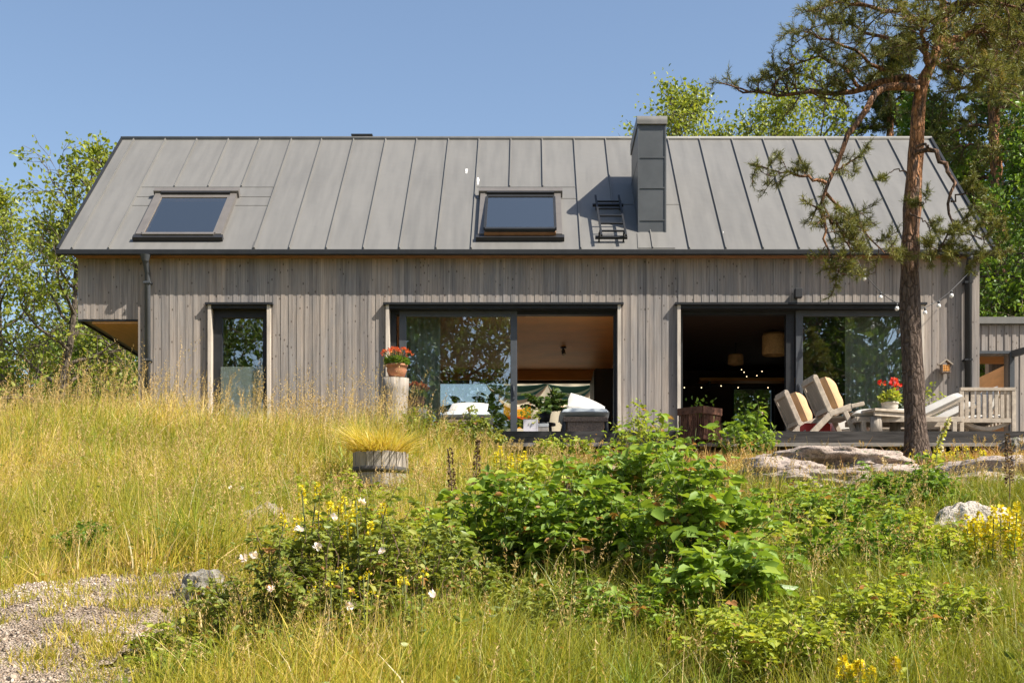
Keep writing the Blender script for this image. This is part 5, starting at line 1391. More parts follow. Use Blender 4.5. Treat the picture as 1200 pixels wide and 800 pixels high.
# rusty fire basket
fx, fy = X_at(820,17.95), 17.95
t = thing('fire_basket', 'rusty square iron basket with vertical bars below the right doorway', 'basket', (fx, fy, Z_at(517,fy)), 0.80)
hs = 0.205; H = 0.43
m = MB(); frame_rect(m, -hs, hs, H-0.10, H, -hs, -hs+0.012, 0.012,0.012,0.099,0.0) 
for s in (-1,1):
    m.box(-hs,hs,s*hs-0.008,s*hs+0.008,H-0.09,H); m.box(s*hs-0.008,s*hs+0.008,-hs+0.009,hs-0.009,H-0.09,H)
    m.box(-hs,hs,s*hs-0.008,s*hs+0.008,0.0,0.05); m.box(s*hs-0.008,s*hs+0.008,-hs+0.009,hs-0.009,0.0,0.05)
m.build('frame', M['rust'], t)
for s in (-1,1):
    for ax in (0,1):
        m = MB()
        for i in range(13):
            u = -hs+0.014+i*(2*hs-0.028)/12
            p = (u, s*(hs-0.014)) if ax==0 else (s*(hs-0.014), u)
            m.box(p[0]-0.0065,p[0]+0.0065,p[1]-0.0065,p[1]+0.0065,0.01,H-0.02)
        m.build('bars', M['rust'], t)
rng = np.random.default_rng(12); n=60
v,q,tt = leaves(np.stack([rng.normal(size=n)*0.09, rng.normal(size=n)*0.09, rng.uniform(H-0.1,H+0.13,n)],1), rng.normal(size=(n,3))+np.array([0,0,0.6]), 0.06*rng.uniform(.6,1.2,n), rng.uniform(0.2,0.8,n), LEAF, 0.8, rng); np_mesh('foliage', v,q,M['leaf_mid'],t,{'tint':tt})
# insect house on the wall
t = thing('insect_house', 'small brown wooden insect house hanging on the wall right of the pine', 'insect house', (X_at(1108,21.2), 21.2, Z_at(437,21.2)))
m = MB(); m.box(-0.07,0.07,-0.05,0.07,0,0.02); m.box(-0.07,-0.055,-0.05,0.07,0.02,0.13); m.box(0.055,0.07,-0.05,0.07,0.02,0.13); m.box(-0.055,0.055,0.05,0.07,0.02,0.13); m.build('box', M['wicker'], t)
m = MB(); m.bar((-0.10,0.0,0.125),(0.0,0.0,0.20),0.13,0.014); m.bar((0.0,0.0,0.2035),(0.10,0.0,0.125),0.13,0.014); m.build('roof', M['teak'], t)
m = MB()
for i in range(4):
    for j in range(4): m.tube([(-0.04+i*0.027,-0.045,0.035+j*0.026),(-0.04+i*0.027,0.045,0.035+j*0.026)],0.011,8)
m.build('canes', M['ply'], t)
# string lights
sl = [(1003,21.05,300),(1013,20.95,320),(1032,20.8,342),(1051,20.7,355),(1075,20.65,361),(1084,20.7,360),(1100,20.8,352),(1115,20.9,340),(1134,21.1,321)]
P0 = Vector(W(1003,300,21.05)) 
P0 = Vector(W(sl[0][0], sl[0][2], sl[0][1]))
t = thing('string_lights', 'outdoor string of white bulbs sagging from the eave past the pine trunk', 'string lights', P0)
pts = resample([np.array(W(a,c,b))-np.array(P0) for a,b,c in sl], 30)
m = MB(); m.tube(pts, 0.006, 6); m.build('cable', M['black'], t)
for i in (1,2,3,5,6,7):
    p = Vector(W(sl[i][0], sl[i][2], sl[i][1]))-P0
    m = MB(); m.tube([p+Vector((0,0,-0.005)), p+Vector((0,0,-0.055))], 0.017, 8); s_ = m.build('socket', M['black'], t)
    m = MB(); m.lathe(p+Vector((0,0,-0.12)), [(0,0),(0.024,0.010),(0.034,0.034),(0.026,0.058),(0.014,0.07)], 12); b_ = m.build('bulb', M['bulb'], s_)
# clay block and stone under the deck edge
o = MB(); bx0 = X_at(1187,17.9)
t = thing('clay_block', 'red clay block propped under the right end of the deck', 'block', (bx0, 17.95, Z_at(541,17.95)), 0.15)
m = MB(); m.box(-0.16,0.16,-0.09,0.09,0.0,0.17); m.build('body', M['brick'], t, 0.012)
m = MB()
for i in range(5): m.box(-0.15+i*0.065,-0.12+i*0.065,-0.10,0.10,0.172,0.20)
m.build('ribs', M['brick'], t)

# ================================================================== ROCKS
def rock(label, px, Y, py_base, w, h, d, seed, mat, rough=0.22, flat=0.6, rz=0.0, sink=0.15):
    rng = random.Random(seed); X = X_at(px, Y); z = gz(X, Y)
    n, k = 84, 44; V = []; off = Vector((seed*3.1, seed*1.7, seed*0.9))
    for j in range(k+1):
        ph = PI*j/k
        for i in range(n):
            th = 2*PI*i/n
            v = Vector((math.sin(ph)*math.cos(th), math.sin(ph)*math.sin(th), math.cos(ph)))
            # facet-like superellipsoid
            q = (abs(v.x)**2.6+abs(v.y)**2.6+abs(v.z)**2.6)**(-1/2.6)
            v = v*q
            nz = mnoise.fractal(v*1.3+off, 1.0, 2.0, 5)*rough + mnoise.noise(v*4+off)*0.05 + abs(mnoise.noise(v*2.2+off*2))*-0.18
            v = v*(1+nz+0.04*mnoise.noise(v*9+off))
            V.append((v.x*w/2, v.y*d/2, max(v.z, -0.5)*h))
    Fq = [(j*n+i, (j+1)*n+i, (j+1)*n+(i+1)%n, j*n+(i+1)%n) for j in range(k) for i in range(n)]
    m = MB(); m.add(V, Fq, True); o = m.build('granite_rock', mat, None); o.location = (X, Y, z-sink*h); o.rotation_euler = (0,0,rz)
    tag(o, label, 'rock', 'granite outcrops on the slope'); return o
ROCKS = [
 ('long low pinkish granite outcrop just below the deck beside the pine', 972, 16.0, 0, 1.75, 0.23, 2.2, 2, M['granite']),
 ('small flat granite slab at the left foot of the long outcrop', 915, 14.5, 0, 0.95, 0.20, 1.2, 3, M['granite']),
 ('small tan stone lying in the grass below the flat slab', 932, 13.2, 0, 0.36, 0.17, 0.34, 4, M['granite']),
 ('rounded near white boulder left of the tall yellow flowers', 1135, 10.6, 0, 0.72, 0.33, 0.6, 5, M['granite_white']),
 ('broad grey granite slab at the right edge under the deck', 1175, 14.9, 0, 1.65, 0.30, 2.4, 6, M['granite']),
 ('squared grey stone under the red clay block', 1194, 17.5, 0, 0.46, 0.22, 0.5, 7, M['granite_grey']),
 ('tan boulder peeking out above the rose bush', 312, 10.6, 0, 0.42, 0.24, 0.4, 8, M['granite']),
 ('grey mossy boulder at the gravel edge left of the rose bush', 240, 7.9, 0, 0.32, 0.22, 0.34, 9, M['granite_grey']),
 ('pale stone half buried behind the raspberry canes below the deck', 735, 15.3, 0, 0.9, 0.20, 0.7, 10, M['granite']),
 ('broad pale bedrock shelf sloping away from the long outcrop', 955, 13.9, 0, 1.15, 0.15, 1.1, 12, M['granite']),
 ('broad pale bedrock shelf to the right of the pine', 1140, 13.7, 0, 1.0, 0.18, 1.0, 13, M['granite']),
 ('flat granite ledge between the pine base and the long outcrop', 1030, 14.7, 0, 0.95, 0.18, 1.1, 11, M['granite']),
]
for a in ROCKS: rock(*a)

# ================================================================== TREES
def pl(lst, Y0): return [W(a, b, Y0+c) for a, b, c in lst]
PY = 17.0
trunk = [W(1076, 548, PY), W(1073, 500, PY), W(1068, 400, PY), W(1066, 320, PY+0.02), W(1069, 240, PY+0.05), W(1074, 170, PY+0.08), W(1079, 105, PY+0.1), W(1093, 72, PY+0.1), W(1104, 35, PY+0.15), W(1104, -20, PY+0.2), W(1098, -110, PY+0.25)]
tr = [0.19, 0.15, 0.136, 0.126, 0.112, 0.095, 0.085, 0.076, 0.064, 0.054, 0.04, 0.03]
limbs = [
 dict(pts=pl([(1078,100,.08),(1062,93,.1),(1040,94,.1),(1012,107,.2),(960,108,.3),(915,112,.4),(872,106,.45)], PY), r=0.058, fol=(0.42,1.0,22,0.48,0.0), up=0.30, lt=0.40),
 dict(pts=pl([(1076,104,.05),(1050,101,-.1),(1030,111,-.2),(1010,136,-.35),(990,168,-.4),(976,200,-.45),(966,230,-.45),(964,252,-.4)], PY), r=0.056, fol=(0.80,1.0,5,0.34,0.05), lt=0.5),
 dict(pts=pl([(969,215,-.45),(945,207,-.5),(920,203,-.5),(888,194,-.5)], PY), r=0.022, fol=(0.2,1.0,12,0.30,0.0), lt=0.5),
 dict(pts=pl([(972,205,-.45),(985,195,-.4),(1000,188,-.35),(1015,180,-.3)], PY), r=0.018, fol=(0.2,0.9,5,0.26,0.0), lt=0.5),
 dict(pts=pl([(965,248,-.4),(980,262,-.4),(992,285,-.45),(1006,306,-.45)], PY), r=0.026, fol=(0.1,1.0,18,0.38,0.08), lt=0.52),
 dict(pts=pl([(964,250,-.4),(968,275,-.5),(975,300,-.5),(990,325,-.5)], PY), r=0.02, fol=(0.3,1.0,8,0.34,0.08), lt=0.52),
 dict(pts=pl([(967,225,-.45),(985,245,-.3),(1008,262,-.3),(1030,290,-.3),(1050,300,-.3)], PY), r=0.02, fol=(0.15,1.0,18,0.34,0.06), lt=0.5),
 dict(pts=pl([(1012,107,.2),(1000,96,.2),(990,80,.2),(960,68,.3),(925,78,.3),(895,90,.4)], PY), r=0.028, fol=(0.15,1.0,22,0.40,0.0), up=0.2, lt=0.36),
 dict(pts=pl([(1042,95,.1),(1040,84,.1),(1020,72,.0),(990,55,-.1),(955,42,-.1),(945,36,-.1)], PY), r=0.032, fol=(0.15,1.0,24,0.42,0.0), up=0.1, lt=0.42),
 dict(pts=pl([(1096,66,.1),(1070,52,.4),(1035,45,.6),(1000,28,.8),(985,24,.9)], PY), r=0.04, fol=(0.2,1.0,24,0.45,0.0), lt=0.40),
 dict(pts=pl([(1104,30,.15),(1070,18,-.3),(1030,10,-.6),(990,2,-.7),(970,8,-.8)], PY), r=0.04, fol=(0.2,1.0,24,0.45,0.0), lt=0.5),
 dict(pts=pl([(1104,-10,.2),(1075,-22,.1),(1030,-30,.1),(985,-28,.1)], PY), r=0.04, fol=(0.2,1.0,24,0.5,0.0), lt=0.4),
 dict(pts=pl([(1090,78,.1),(1085,55,-.5),(1080,40,-.8),(1075,28,-1.0)], PY), r=0.04, fol=(0.3,1.0,22,0.5,0.0), lt=0.55),
 dict(pts=pl([(1100,55,.1),(1125,44,.2),(1150,38,.2),(1185,46,.3),(1215,58,.4)], PY), r=0.055, fol=(0.25,1.0,34,0.5,0.03), lt=0.58),
 dict(pts=pl([(1103,20,.2),(1130,5,-.3),(1165,2,-.5),(1205,14,-.6)], PY), r=0.045, fol=(0.2,1.0,34,0.5,0.02), lt=0.6),
 dict(pts=pl([(1095,68,.1),(1115,80,-.4),(1140,85,-.7),(1170,100,-.8)], PY), r=0.035, fol=(0.3,1.0,24,0.42,0.05), lt=0.6),
 dict(pts=pl([(1104,-15,.2),(1135,-30,.2),(1180,-30,.2),(1215,-15,.2)], PY), r=0.04, fol=(0.2,1.0,24,0.5,0.0), lt=0.5),
 dict(pts=pl([(1100,40,.1),(1115,52,.8),(1135,60,1.2),(1165,75,1.4)], PY), r=0.035, fol=(0.3,1.0,22,0.5,0.03), lt=0.5),
 dict(pts=pl([(1098,-80,.2),(1060,-100,.3),(1010,-85,.3)], PY), r=0.035, fol=(0.2,1.0,16,0.5,0.0), lt=0.45),
 dict(pts=pl([(1098,-90,.2),(1140,-105,.2),(1190,-85,.3)], PY), r=0.035, fol=(0.2,1.0,16,0.5,0.0), lt=0.5),
 # crooked half dead limb right of the trunk
 dict(pts=pl([(1074,178,-.05),(1092,176,-.2),(1104,188,-.25),(1113,198,-.25),(1117,222,-.25),(1112,240,-.25),(1116,262,-.25),(1106,285,-.25),(1090,298,-.25)], PY), r=0.034, fol=(0.72,1.0,8,0.26,0.05), dead=True, tint=0.3, lt=0.5),
 dict(pts=pl([(1114,236,-.25),(1130,228,-.3),(1142,235,-.3),(1150,262,-.3)], PY), r=0.014, fol=(0.3,1.0,12,0.30,0.05), tint=0.1, lt=0.5),
 dict(pts=pl([(1112,270,-.25),(1130,275,-.3),(1150,282,-.3),(1166,290,-.3)], PY), r=0.014, fol=(0.1,1.0,14,0.30,0.05), tint=0.1, lt=0.52),
 dict(pts=pl([(1100,290,-.25),(1120,298,-.3),(1140,304,-.3)], PY), r=0.012, fol=(0.1,1.0,10,0.24,0.04), tint=0.1, lt=0.5),
 dict(pts=pl([(1074,172,-.1),(1088,172,-.3),(1096,176,-.4)], PY), r=0.02, fol=(1,1,0,0.2,0), dead=True, tint=0.2),
 dict(pts=pl([(1066,232,-.1),(1078,240,-.3),(1085,236,-.35)], PY), r=0.014, fol=(0.5,1,4,0.18,0), tint=0.2, lt=0.4),
 dict(pts=pl([(1064,205,-.1),(1050,198,-.3),(1040,204,-.35),(1032,212,-.4)], PY), r=0.010, fol=(0.7,1,2,0.15,0), tint=0.2, lt=0.4),
 dict(pts=pl([(1066,250,-.1),(1086,262,-.35),(1093,278,-.4)], PY), r=0.012, fol=(0.4,1,5,0.2,0.02), tint=0.1, lt=0.5),
]
pine_tree('pine_tree', 'tall crooked pine with orange upper trunk growing in front of the right sliding door', W(1076, 545, PY), trunk, tr, limbs, 17, 'needle2', None, 0.92, 0.075, 0.0085, 11)

def auto_pine(label, px, Y, ytop, ybot, spread_px, nl, seed, mat, r0, dens=0.8, tl=0.13, group=None, leanpx=0):
    rng = np.random.default_rng(seed)
    X = X_at(px, Y); z0 = gz(X, Y)-0.2; zt = Z_at(ytop, Y); zb = Z_at(ybot, Y)
    tk = [(X, Y, z0), (X+0.1, Y, z0+(zt-z0)*0.35), (X-0.05, Y+0.1, z0+(zt-z0)*0.7), (X+X_at(leanpx+CX, Y), Y, zt)]
    lim = []
    sp = spread_px*Y/F
    for i in range(nl):
        u = (i+rng.uniform(0, 1))/nl; z = zb+(zt-zb)*u; a = i*2.4+rng.uniform(-.4, .4)
        L = sp*(1-0.55*u)*rng.uniform(0.6, 1.1); b = np.array([X+0.03, Y+0.05, z])
        e = np.array([math.cos(a), math.sin(a), 0.0])
        lim.append(dict(pts=[b, b+e*L*0.35+np.array([0, 0, 0.12*L]), b+e*L*0.7+np.array([0, 0, 0.1*L]), b+e*L+np.array([0, 0, -0.05*L])], r=r0*0.32*(1-0.5*u), fol=(0.25, 1.0, 13, 0.24*sp+0.25, 0.03), lt=0.42+0.12*rng.normal(), tint=0.6))
    return pine_tree('pine_tree', label, (X, Y, z0), tk, [r0*1.2, r0, r0*0.8, r0*0.25], lim, seed, mat, group, dens, tl, 0.022, 9)
auto_pine('straight pine with reddish trunk rising behind the right roof corner', 1168, 29.5, -140, 230, 115, 30, 31, 'needle2', 0.15, 0.9)
auto_pine('slim dark pine behind the roof to the left of the crooked pine trunk', 1046, 34, 48, 165, 42, 14, 32, 'needle', 0.14, 0.8)

def decid_px(label, px, Y, ytop, rpx, seed, mat, leaf, n, **kw):
    X = X_at(px, Y); z = gz(X, Y); h = Z_at(ytop, Y)-z
    return deciduous(kw.pop('name', 'leafy_tree'), label, (X, Y, z), h*1.0, rpx*Y/F, kw.pop('tr', 0.13), seed, mat, leaf, n, **kw)
decid_px('airy light green tree top rising behind the roof right of the chimney', 846, 36, 100, 105, 41, 'leaf_spring', 0.115, 7500, stems=1, limbs=20, spread=0.5, first=0.4, tr=0.12)
decid_px('second airy tree with upright branches behind the roof beside the pine crown', 930, 37, 84, 90, 42, 'leaf_spring', 0.115, 7500, stems=2, limbs=26, spread=0.5, first=0.4, tr=0.12)
decid_px('third airy tree between the two behind the roof with a pointed crown', 893, 38, 92, 95, 48, 'leaf_spring', 0.115, 7000, limbs=20, spread=0.5, first=0.4, tr=0.12)
decid_px('bright green broad tree behind the right gable', 1140, 31, 95, 90, 43, 'leaf_mid', 0.13, 15000, limbs=34, first=0.15)
decid_px('fresh green tree at the far right edge above the annex', 1212, 26.5, 100, 80, 44, 'leaf_mid', 0.115, 9500, limbs=26, first=0.15)
decid_px('tall dark leafy tree standing farther back at the right edge', 1185, 42, -20, 140, 45, 'leaf_dark', 0.20, 18000, limbs=36, first=0.15, tr=0.2)
decid_px('dense bushy tree just behind the annex roof', 1185, 26.8, 262, 75, 46, 'leaf_mid', 0.105, 13000, limbs=30, first=0.1, stems=2, tr=0.09)
decid_px('dark green tree between the right gable and the annex', 1150, 34, 215, 90, 47, 'leaf_dark', 0.15, 12000, limbs=26, first=0.12)
# left of the house
decid_px('open crowned oak with curved forked trunk left of the house', 70, 33, 138, 108, 51, 'leaf_spring', 0.125, 5600, limbs=22, first=0.25, tr=0.15, trunk_lean=(-0.02, 0), spread=0.3)
decid_px('thin leaning tree at the far left edge of the photo', 8, 34.5, 128, 92, 52, 'leaf_spring', 0.125, 4800, limbs=19, first=0.25, tr=0.13, trunk_lean=(-0.03, 0), spread=0.3)
decid_px('low bright green thicket tree under the timber overhang', 135, 38, 388, 80, 53, 'leaf_mid', 0.105, 12000, limbs=26, first=0.06, stems=2, tr=0.07)
decid_px('small leafy tree behind the forked oak trunk', 60, 41, 405, 100, 54, 'leaf_mid', 0.12, 13000, limbs=28, first=0.06, stems=2, tr=0.08)
decid_px('dark green bushy tree at the left edge behind the meadow', 0, 36, 432, 80, 55, 'leaf_mid', 0.105, 12000, limbs=26, first=0.06, stems=2, tr=0.08)
decid_px('broad dark tree in the back behind the left thicket', 100, 52, 412, 150, 56, 'leaf_dark', 0.18, 14000, limbs=30, first=0.1, tr=0.18)
decid_px('grey stemmed birch sapling beside the overhang', 122, 34, 330, 38, 57, 'leaf_spring', 0.095, 2200, limbs=18, first=0.3, tr=0.05)
# behind the house, seen through the rooms
decid_px('green tree seen through the back window of the dark room', 880, 34, 390, 80, 58, 'leaf_mid', 0.13, 9000, limbs=22, first=0.06, stems=2, tr=0.09)
# trees across the clearing, mirrored in the panes
tb = deciduous('leafy_tree', 'large oak across the clearing mirrored in the left sliding glass', (-4.6, -21, gz(-4.6, -21)), 19, 6.0, 0.32, 61, 'leaf_dark', 0.24, 22000, None, 0.12, limbs=40)
for lab, x_, y_, rz, sc in (('oak across the clearing mirrored in the dark right sliding glass', 13, -19, 1.1, 1.1), ('second oak across the clearing beside the one mirrored right', 19, -23, 2.2, 1.15), ('oak across the clearing mirrored in the narrow left window', -14, -17, 3.0, 0.95), ('young oak far back across the clearing between the mirrored crowns', 3.5, -30, 4.0, 0.85)):
    c = copy_tree(tb, None, (x_, y_, gz(x_, y_)), rz, (sc, sc, sc)); c['label'] = lab

# ================================================================== SHRUBS AND HERBS
SH = []
def sh(*a, **k):
    r, S = shrub(*a, **k); SH.append((r.location.x, r.location.y, a[4], a[5])); return r, S
ra, Sa = sh('rose_bush', 'wild rose bush with pale blossoms at the gravel edge', 325, 6.6, 0.72, 0.66, 32, 2600, 0.038, 'leaf_rose', 101, group='wild rose bushes', stemmat='woodstem', trifol=True)
rb_, Sb = sh('rose_bush', 'taller wild rose bush mixed with yellow spikes left of the raspberry canes', 425, 6.95, 0.90, 0.76, 38, 3600, 0.040, 'leaf_rose', 102, group='wild rose bushes', stemmat='woodstem', trifol=True)
rc, Sc = sh('rose_bush', 'low sprawling rose shoots beside the grey boulder', 258, 6.8, 0.42, 0.46, 16, 1000, 0.034, 'leaf_rose', 103, group='wild rose bushes', stemmat='woodstem', trifol=True)
rd, Sd = sh('rose_bush', 'small rose bush under the taller one in the front grass', 455, 6.5, 0.55, 0.46, 18, 1500, 0.034, 'leaf_rose', 104, group='wild rose bushes', stemmat='woodstem', trifol=True)
def rose_at(root, px, py, Y, seed, sz=0.025):
    p = Vector(W(px, py, Y))-root.location; blossom(root, p, sz, 'rosepetal', seed)
for i, (px, py) in enumerate([(297, 650), (286, 653), (318, 690), (350, 620)]): rose_at(ra, px, py, 6.30, i+1)
for i, (px, py) in enumerate([(391, 606), (424, 588), (448, 646), (372, 640)]): rose_at(rb_, px, py, 6.52, i+11)
for i, (px, py) in enumerate([(506, 696), (410, 710)]): rose_at(rd, px, py, 6.25, i+21, 0.024)
sh('raspberry_cane', 'dark raspberry thicket in the middle below the left doorway', 590, 8.3, 0.95, 0.84, 40, 2900, 0.068, 'leaf_rasp', 111, group='raspberry canes on the slope', trifol=True)
sh('raspberry_cane', 'raspberry canes with pale leaf undersides in the centre of the slope', 700, 8.4, 1.0, 0.84, 40, 2900, 0.072, 'leaf_rasp', 112, group='raspberry canes on the slope', trifol=True)
sh('raspberry_cane', 'tall raspberry canes reaching the deck below the fire basket', 825, 7.9, 0.95, 0.98, 40, 2600, 0.080, 'leaf_rasp', 113, group='raspberry canes on the slope', trifol=True, shoots=0.3)
sh('raspberry_cane', 'large leaved raspberry at the front of the right thicket', 845, 7.2, 0.66, 0.62, 24, 1400, 0.082, 'leaf_rasp', 114, group='raspberry canes on the slope', trifol=True, shoots=0.25)
sh('raspberry_cane', 'raspberry canes behind the centre thicket under the deck edge', 765, 10.6, 1.15, 0.80, 34, 2200, 0.075, 'leaf_rasp', 115, group='raspberry canes on the slope', trifol=True, shoots=0.3)
sh('raspberry_cane', 'light topped raspberry clump behind the dark thicket', 640, 10.6, 1.0, 0.74, 30, 1900, 0.078, 'leaf_light', 116, group='raspberry canes on the slope', trifol=True)
sh('raspberry_cane', 'raspberry shoots between the roses and the dark thicket', 510, 7.8, 0.8, 0.66, 28, 1900, 0.052, 'leaf_rose', 117, group='raspberry canes on the slope', trifol=True)
sh('meadow_shrub', 'low light green shrub in the front right grass', 890, 6.4, 0.85, 0.46, 42, 3000, 0.040, 'leaf_light', 121, trifol=True, group='low green shrubs')
sh('meadow_shrub', 'feathery light green shrub right of the front one', 1010, 6.7, 0.80, 0.44, 38, 2600, 0.040, 'leaf_light', 122, trifol=True, group='low green shrubs')
sh('meadow_shrub', 'green leafy patch left of the pale boulder', 985, 10.8, 1.15, 0.56, 42, 3600, 0.05, 'leaf_rasp', 123, trifol=True, group='low green shrubs')
sh('meadow_shrub', 'green leafy patch at the foot of the pine', 1068, 12.2, 0.8, 0.50, 34, 2400, 0.05, 'leaf_mid', 124, trifol=True, group='low green shrubs')
sh('meadow_shrub', 'light leafy patch just in front of the pale boulder', 1050, 10.2, 0.9, 0.42, 30, 2200, 0.045, 'leaf_light', 125, trifol=True, group='low green shrubs')
sh('meadow_shrub', 'small green shrub standing alone in the left meadow by the gravel', 108, 9.35, 0.42, 0.36, 22, 700, 0.05, 'leaf_mid', 126, group='low green shrubs')
sh('meadow_shrub', 'leafy shrub in front of the left sliding glass', 552, 17.6, 1.0, 0.60, 40, 2600, 0.055, 'leaf_rose', 127, group='low green shrubs')
sh('meadow_shrub', 'upright green shrub beside the log pedestal', 490, 17.2, 0.75, 0.62, 34, 1900, 0.055, 'leaf_rose', 128, group='low green shrubs', shape=LANCE*np.array([2, 1, 1]))
sh('meadow_shrub', 'thin shoots rising before the wall between the two doorways', 745, 16.6, 0.8, 0.70, 18, 700, 0.06, 'leaf_light', 129, group='low green shrubs', shoots=0.4)
sh('meadow_shrub', 'leafy shoots at the deck edge in front of the dark room', 880, 16.9, 0.8, 0.75, 20, 1100, 0.07, 'leaf_rasp', 130, group='low green shrubs', shoots=0.3)
sh('meadow_shrub', 'weedy green patch below the half barrel', 400, 12.0, 1.2, 0.42, 34, 2200, 0.045, 'leaf_light', 131, trifol=True, group='low green shrubs')
sh('meadow_shrub', 'yellow green weeds at the deck edge before the left doorway', 655, 17.4, 0.9, 0.38, 26, 1000, 0.05, 'leaf_light', 132, group='low green shrubs')
sh('meadow_shrub', 'low weeds spreading over the gravel by the grey boulder', 205, 6.75, 0.5, 0.20, 24, 700, 0.03, 'leaf_light', 133, trifol=True, group='low green shrubs')
sh('rose_bush', 'leafy wild rose in the middle of the rose patch', 378, 6.75, 0.75, 0.68, 30, 2600, 0.034, 'leaf_rose', 151, group='wild rose bushes', stemmat='woodstem', trifol=True)
sh('rose_bush', 'wild rose at the right end of the rose patch', 490, 6.9, 0.7, 0.62, 26, 2200, 0.034, 'leaf_rose', 152, group='wild rose bushes', stemmat='woodstem', trifol=True)
extra = [('yellow green weeds behind the tall rose bush', 440, 9.3, 1.0, 0.50, 'leaf_light', 0.045), ('yellow green weeds left of the dark thicket', 525, 9.9, 0.9, 0.52, 'leaf_light', 0.045),
 ('light weeds between the tan boulder and the roses', 352, 9.0, 0.7, 0.40, 'leaf_light', 0.04), ('green patch right of the tall raspberry canes', 935, 9.0, 0.9, 0.50, 'leaf_light', 0.05),
 ('bushy green patch in the middle of the right slope', 1005, 8.4, 1.0, 0.52, 'leaf_mid', 0.05), ('light green patch below the pale boulder', 1080, 8.6, 0.8, 0.44, 'leaf_light', 0.045),
 ('small green patch beside the pale boulder', 1095, 11.6, 0.7, 0.38, 'leaf_mid', 0.05), ('low green patch below the small tan stone', 925, 11.8, 0.9, 0.40, 'leaf_light', 0.05),
 ('leafy patch between the green slope and the thicket', 962, 10.6, 0.8, 0.45, 'leaf_rasp', 0.055), ('low weeds under the first rose bush', 300, 6.7, 0.6, 0.24, 'leaf_rose', 0.03),
 ('low weeds at the gravel corner in the front left', 215, 6.35, 0.5, 0.18, 'leaf_light', 0.028), ('leafy weeds in front of the dark thicket', 640, 7.3, 0.9, 0.38, 'leaf_rose', 0.04),
 ('leafy weeds below the centre canes', 735, 7.1, 0.8, 0.40, 'leaf_rasp', 0.045), ('grassy green shrub right of the feathery one', 1095, 6.9, 0.7, 0.38, 'leaf_light', 0.035)]
for i_, (lab, px, Y, w_, h_, mt, ls) in enumerate(extra):
    sh('meadow_shrub', lab, px, Y, w_, h_, int(34*w_)+8, int(2600*w_), ls, mt, 160+i_, trifol=True, group='low green shrubs')
sh('climbing_rose', 'thin climbing plant against the wall right of the pine', 1097, 20.9, 0.35, 1.25, 9, 220, 0.06, 'leaf_light', 134, cat='climber', base_z=ZF, depth=0.15)
sh('potted_shrub', 'yellow green bush on the deck behind the sun loungers', 1116, 20.9, 0.5, 0.62, 24, 600, 0.06, 'leaf_light', 135, base_z=ZF)
herb_clump('yellow_loosestrife', 'dense yellow loosestrife with tall spikes at the right edge', X_at(1180, 8.6), 8.6, 0.50, 0.46, 20, 141, 'leaf_light', 'yellow', nf=110, spikeH=0.27, spikeR=0.026, fs=0.02, group='yellow loosestrife clumps')
herb_clump('yellow_loosestrife', 'yellow loosestrife close to the lower right edge of the photo', X_at(1040, 5.6), 5.6, 0.34, 0.30, 9, 142, 'leaf_light', 'yellow', nf=120, spikeH=0.10, spikeR=0.022, fs=0.015, group='yellow loosestrife clumps')
herb_clump('yellow_loosestrife', 'small yellow loosestrife growing through the rose bush', X_at(385, 6.95), 6.95, 0.62, 0.80, 16, 143, 'leaf_rose', 'yellow', nf=55, spikeH=0.11, spikeR=0.02, fs=0.014, group='yellow loosestrife clumps')
herb_clump('yellow_loosestrife', 'yellow loosestrife in the grass behind the dark raspberry thicket', X_at(600, 13.2), 13.2, 0.35, 0.42, 7, 144, 'leaf_light', 'yellow', nf=60, spikeH=0.18, spikeR=0.028, fs=0.02, group='yellow loosestrife clumps', depth=0.3)
herb_clump('ragwort', 'sparse yellow flowering weeds on the dry turf below the deck', X_at(1118, 15.6), 15.6, 0.9, 0.34, 22, 145, 'leaf_light', 'yellow', nf=14, spikeH=0.05, spikeR=0.035, fs=0.018, depth=0.9, leafsz=0.04)
herb_clump('ragwort', 'yellow flowering weeds scattered at the foot of the rose bush', X_at(440, 6.4), 6.4, 0.6, 0.48, 14, 146, 'leaf_light', 'yellow', nf=16, spikeH=0.03, spikeR=0.022, fs=0.012, depth=0.4, leafsz=0.04)
# foxglove leaning at the pine, dock stalks
FX = X_at(1092, 15.9); fz = gz(FX, 15.9)
t = thing('foxglove', 'leaning foxglove spire with white bells right of the pine base', 'plant', (FX, 15.9, fz))
pts = resample([(0,0,0),(0.05,0,0.25),(0.12,0,0.48),(0.20,-0.02,0.68)], 8); v,q,tt = tubes_np([(pts,0.008*(1-np.linspace(0,1,8)*0.6),0.4,6)]); np_mesh('stem', v,q,M['stem'],t,{'tint':tt},True)
rng = np.random.default_rng(9); n=26; a=rng.uniform(0,2*PI,n)
v,q,tt = leaves(np.stack([np.cos(a)*0.02,np.sin(a)*0.02,rng.uniform(0,0.2,n)],1), np.stack([np.cos(a),np.sin(a),rng.uniform(-.1,.8,n)],1), 0.16*rng.uniform(.6,1.1,n), rng.uniform(.3,.9,n), LEAF*np.array([.8,1,1]), 1.5, rng); np_mesh('foliage', v,q,M['leaf_light'],t,{'tint':tt})
uu = rng.uniform(0.35,1,90); P = np.array([along(pts,u)[0] for u in uu]); a = rng.uniform(0,2*PI,90); D = np.stack([np.cos(a)+0.3,np.sin(a)-0.3,-0.3*np.ones(90)],1)
v,q,tt = leaves(P+D*0.012, D, 0.05*(1.25-uu*0.8), rng.uniform(0.6,1,90), ROUND, 0.5, rng); np_mesh('bells', v,q,M['rosepetal'] if False else M['leaf_light'],t,{'tint':tt})
v,q,tt = leaves(P[:40]+D[:40]*0.02, D[:40], 0.05*(1.25-uu[:40]*0.8), rng.uniform(0.7,1,40), ROUND, 0.5, rng); np_mesh('blossom', v,q,M['rosepetal'],t,{'tint':tt})
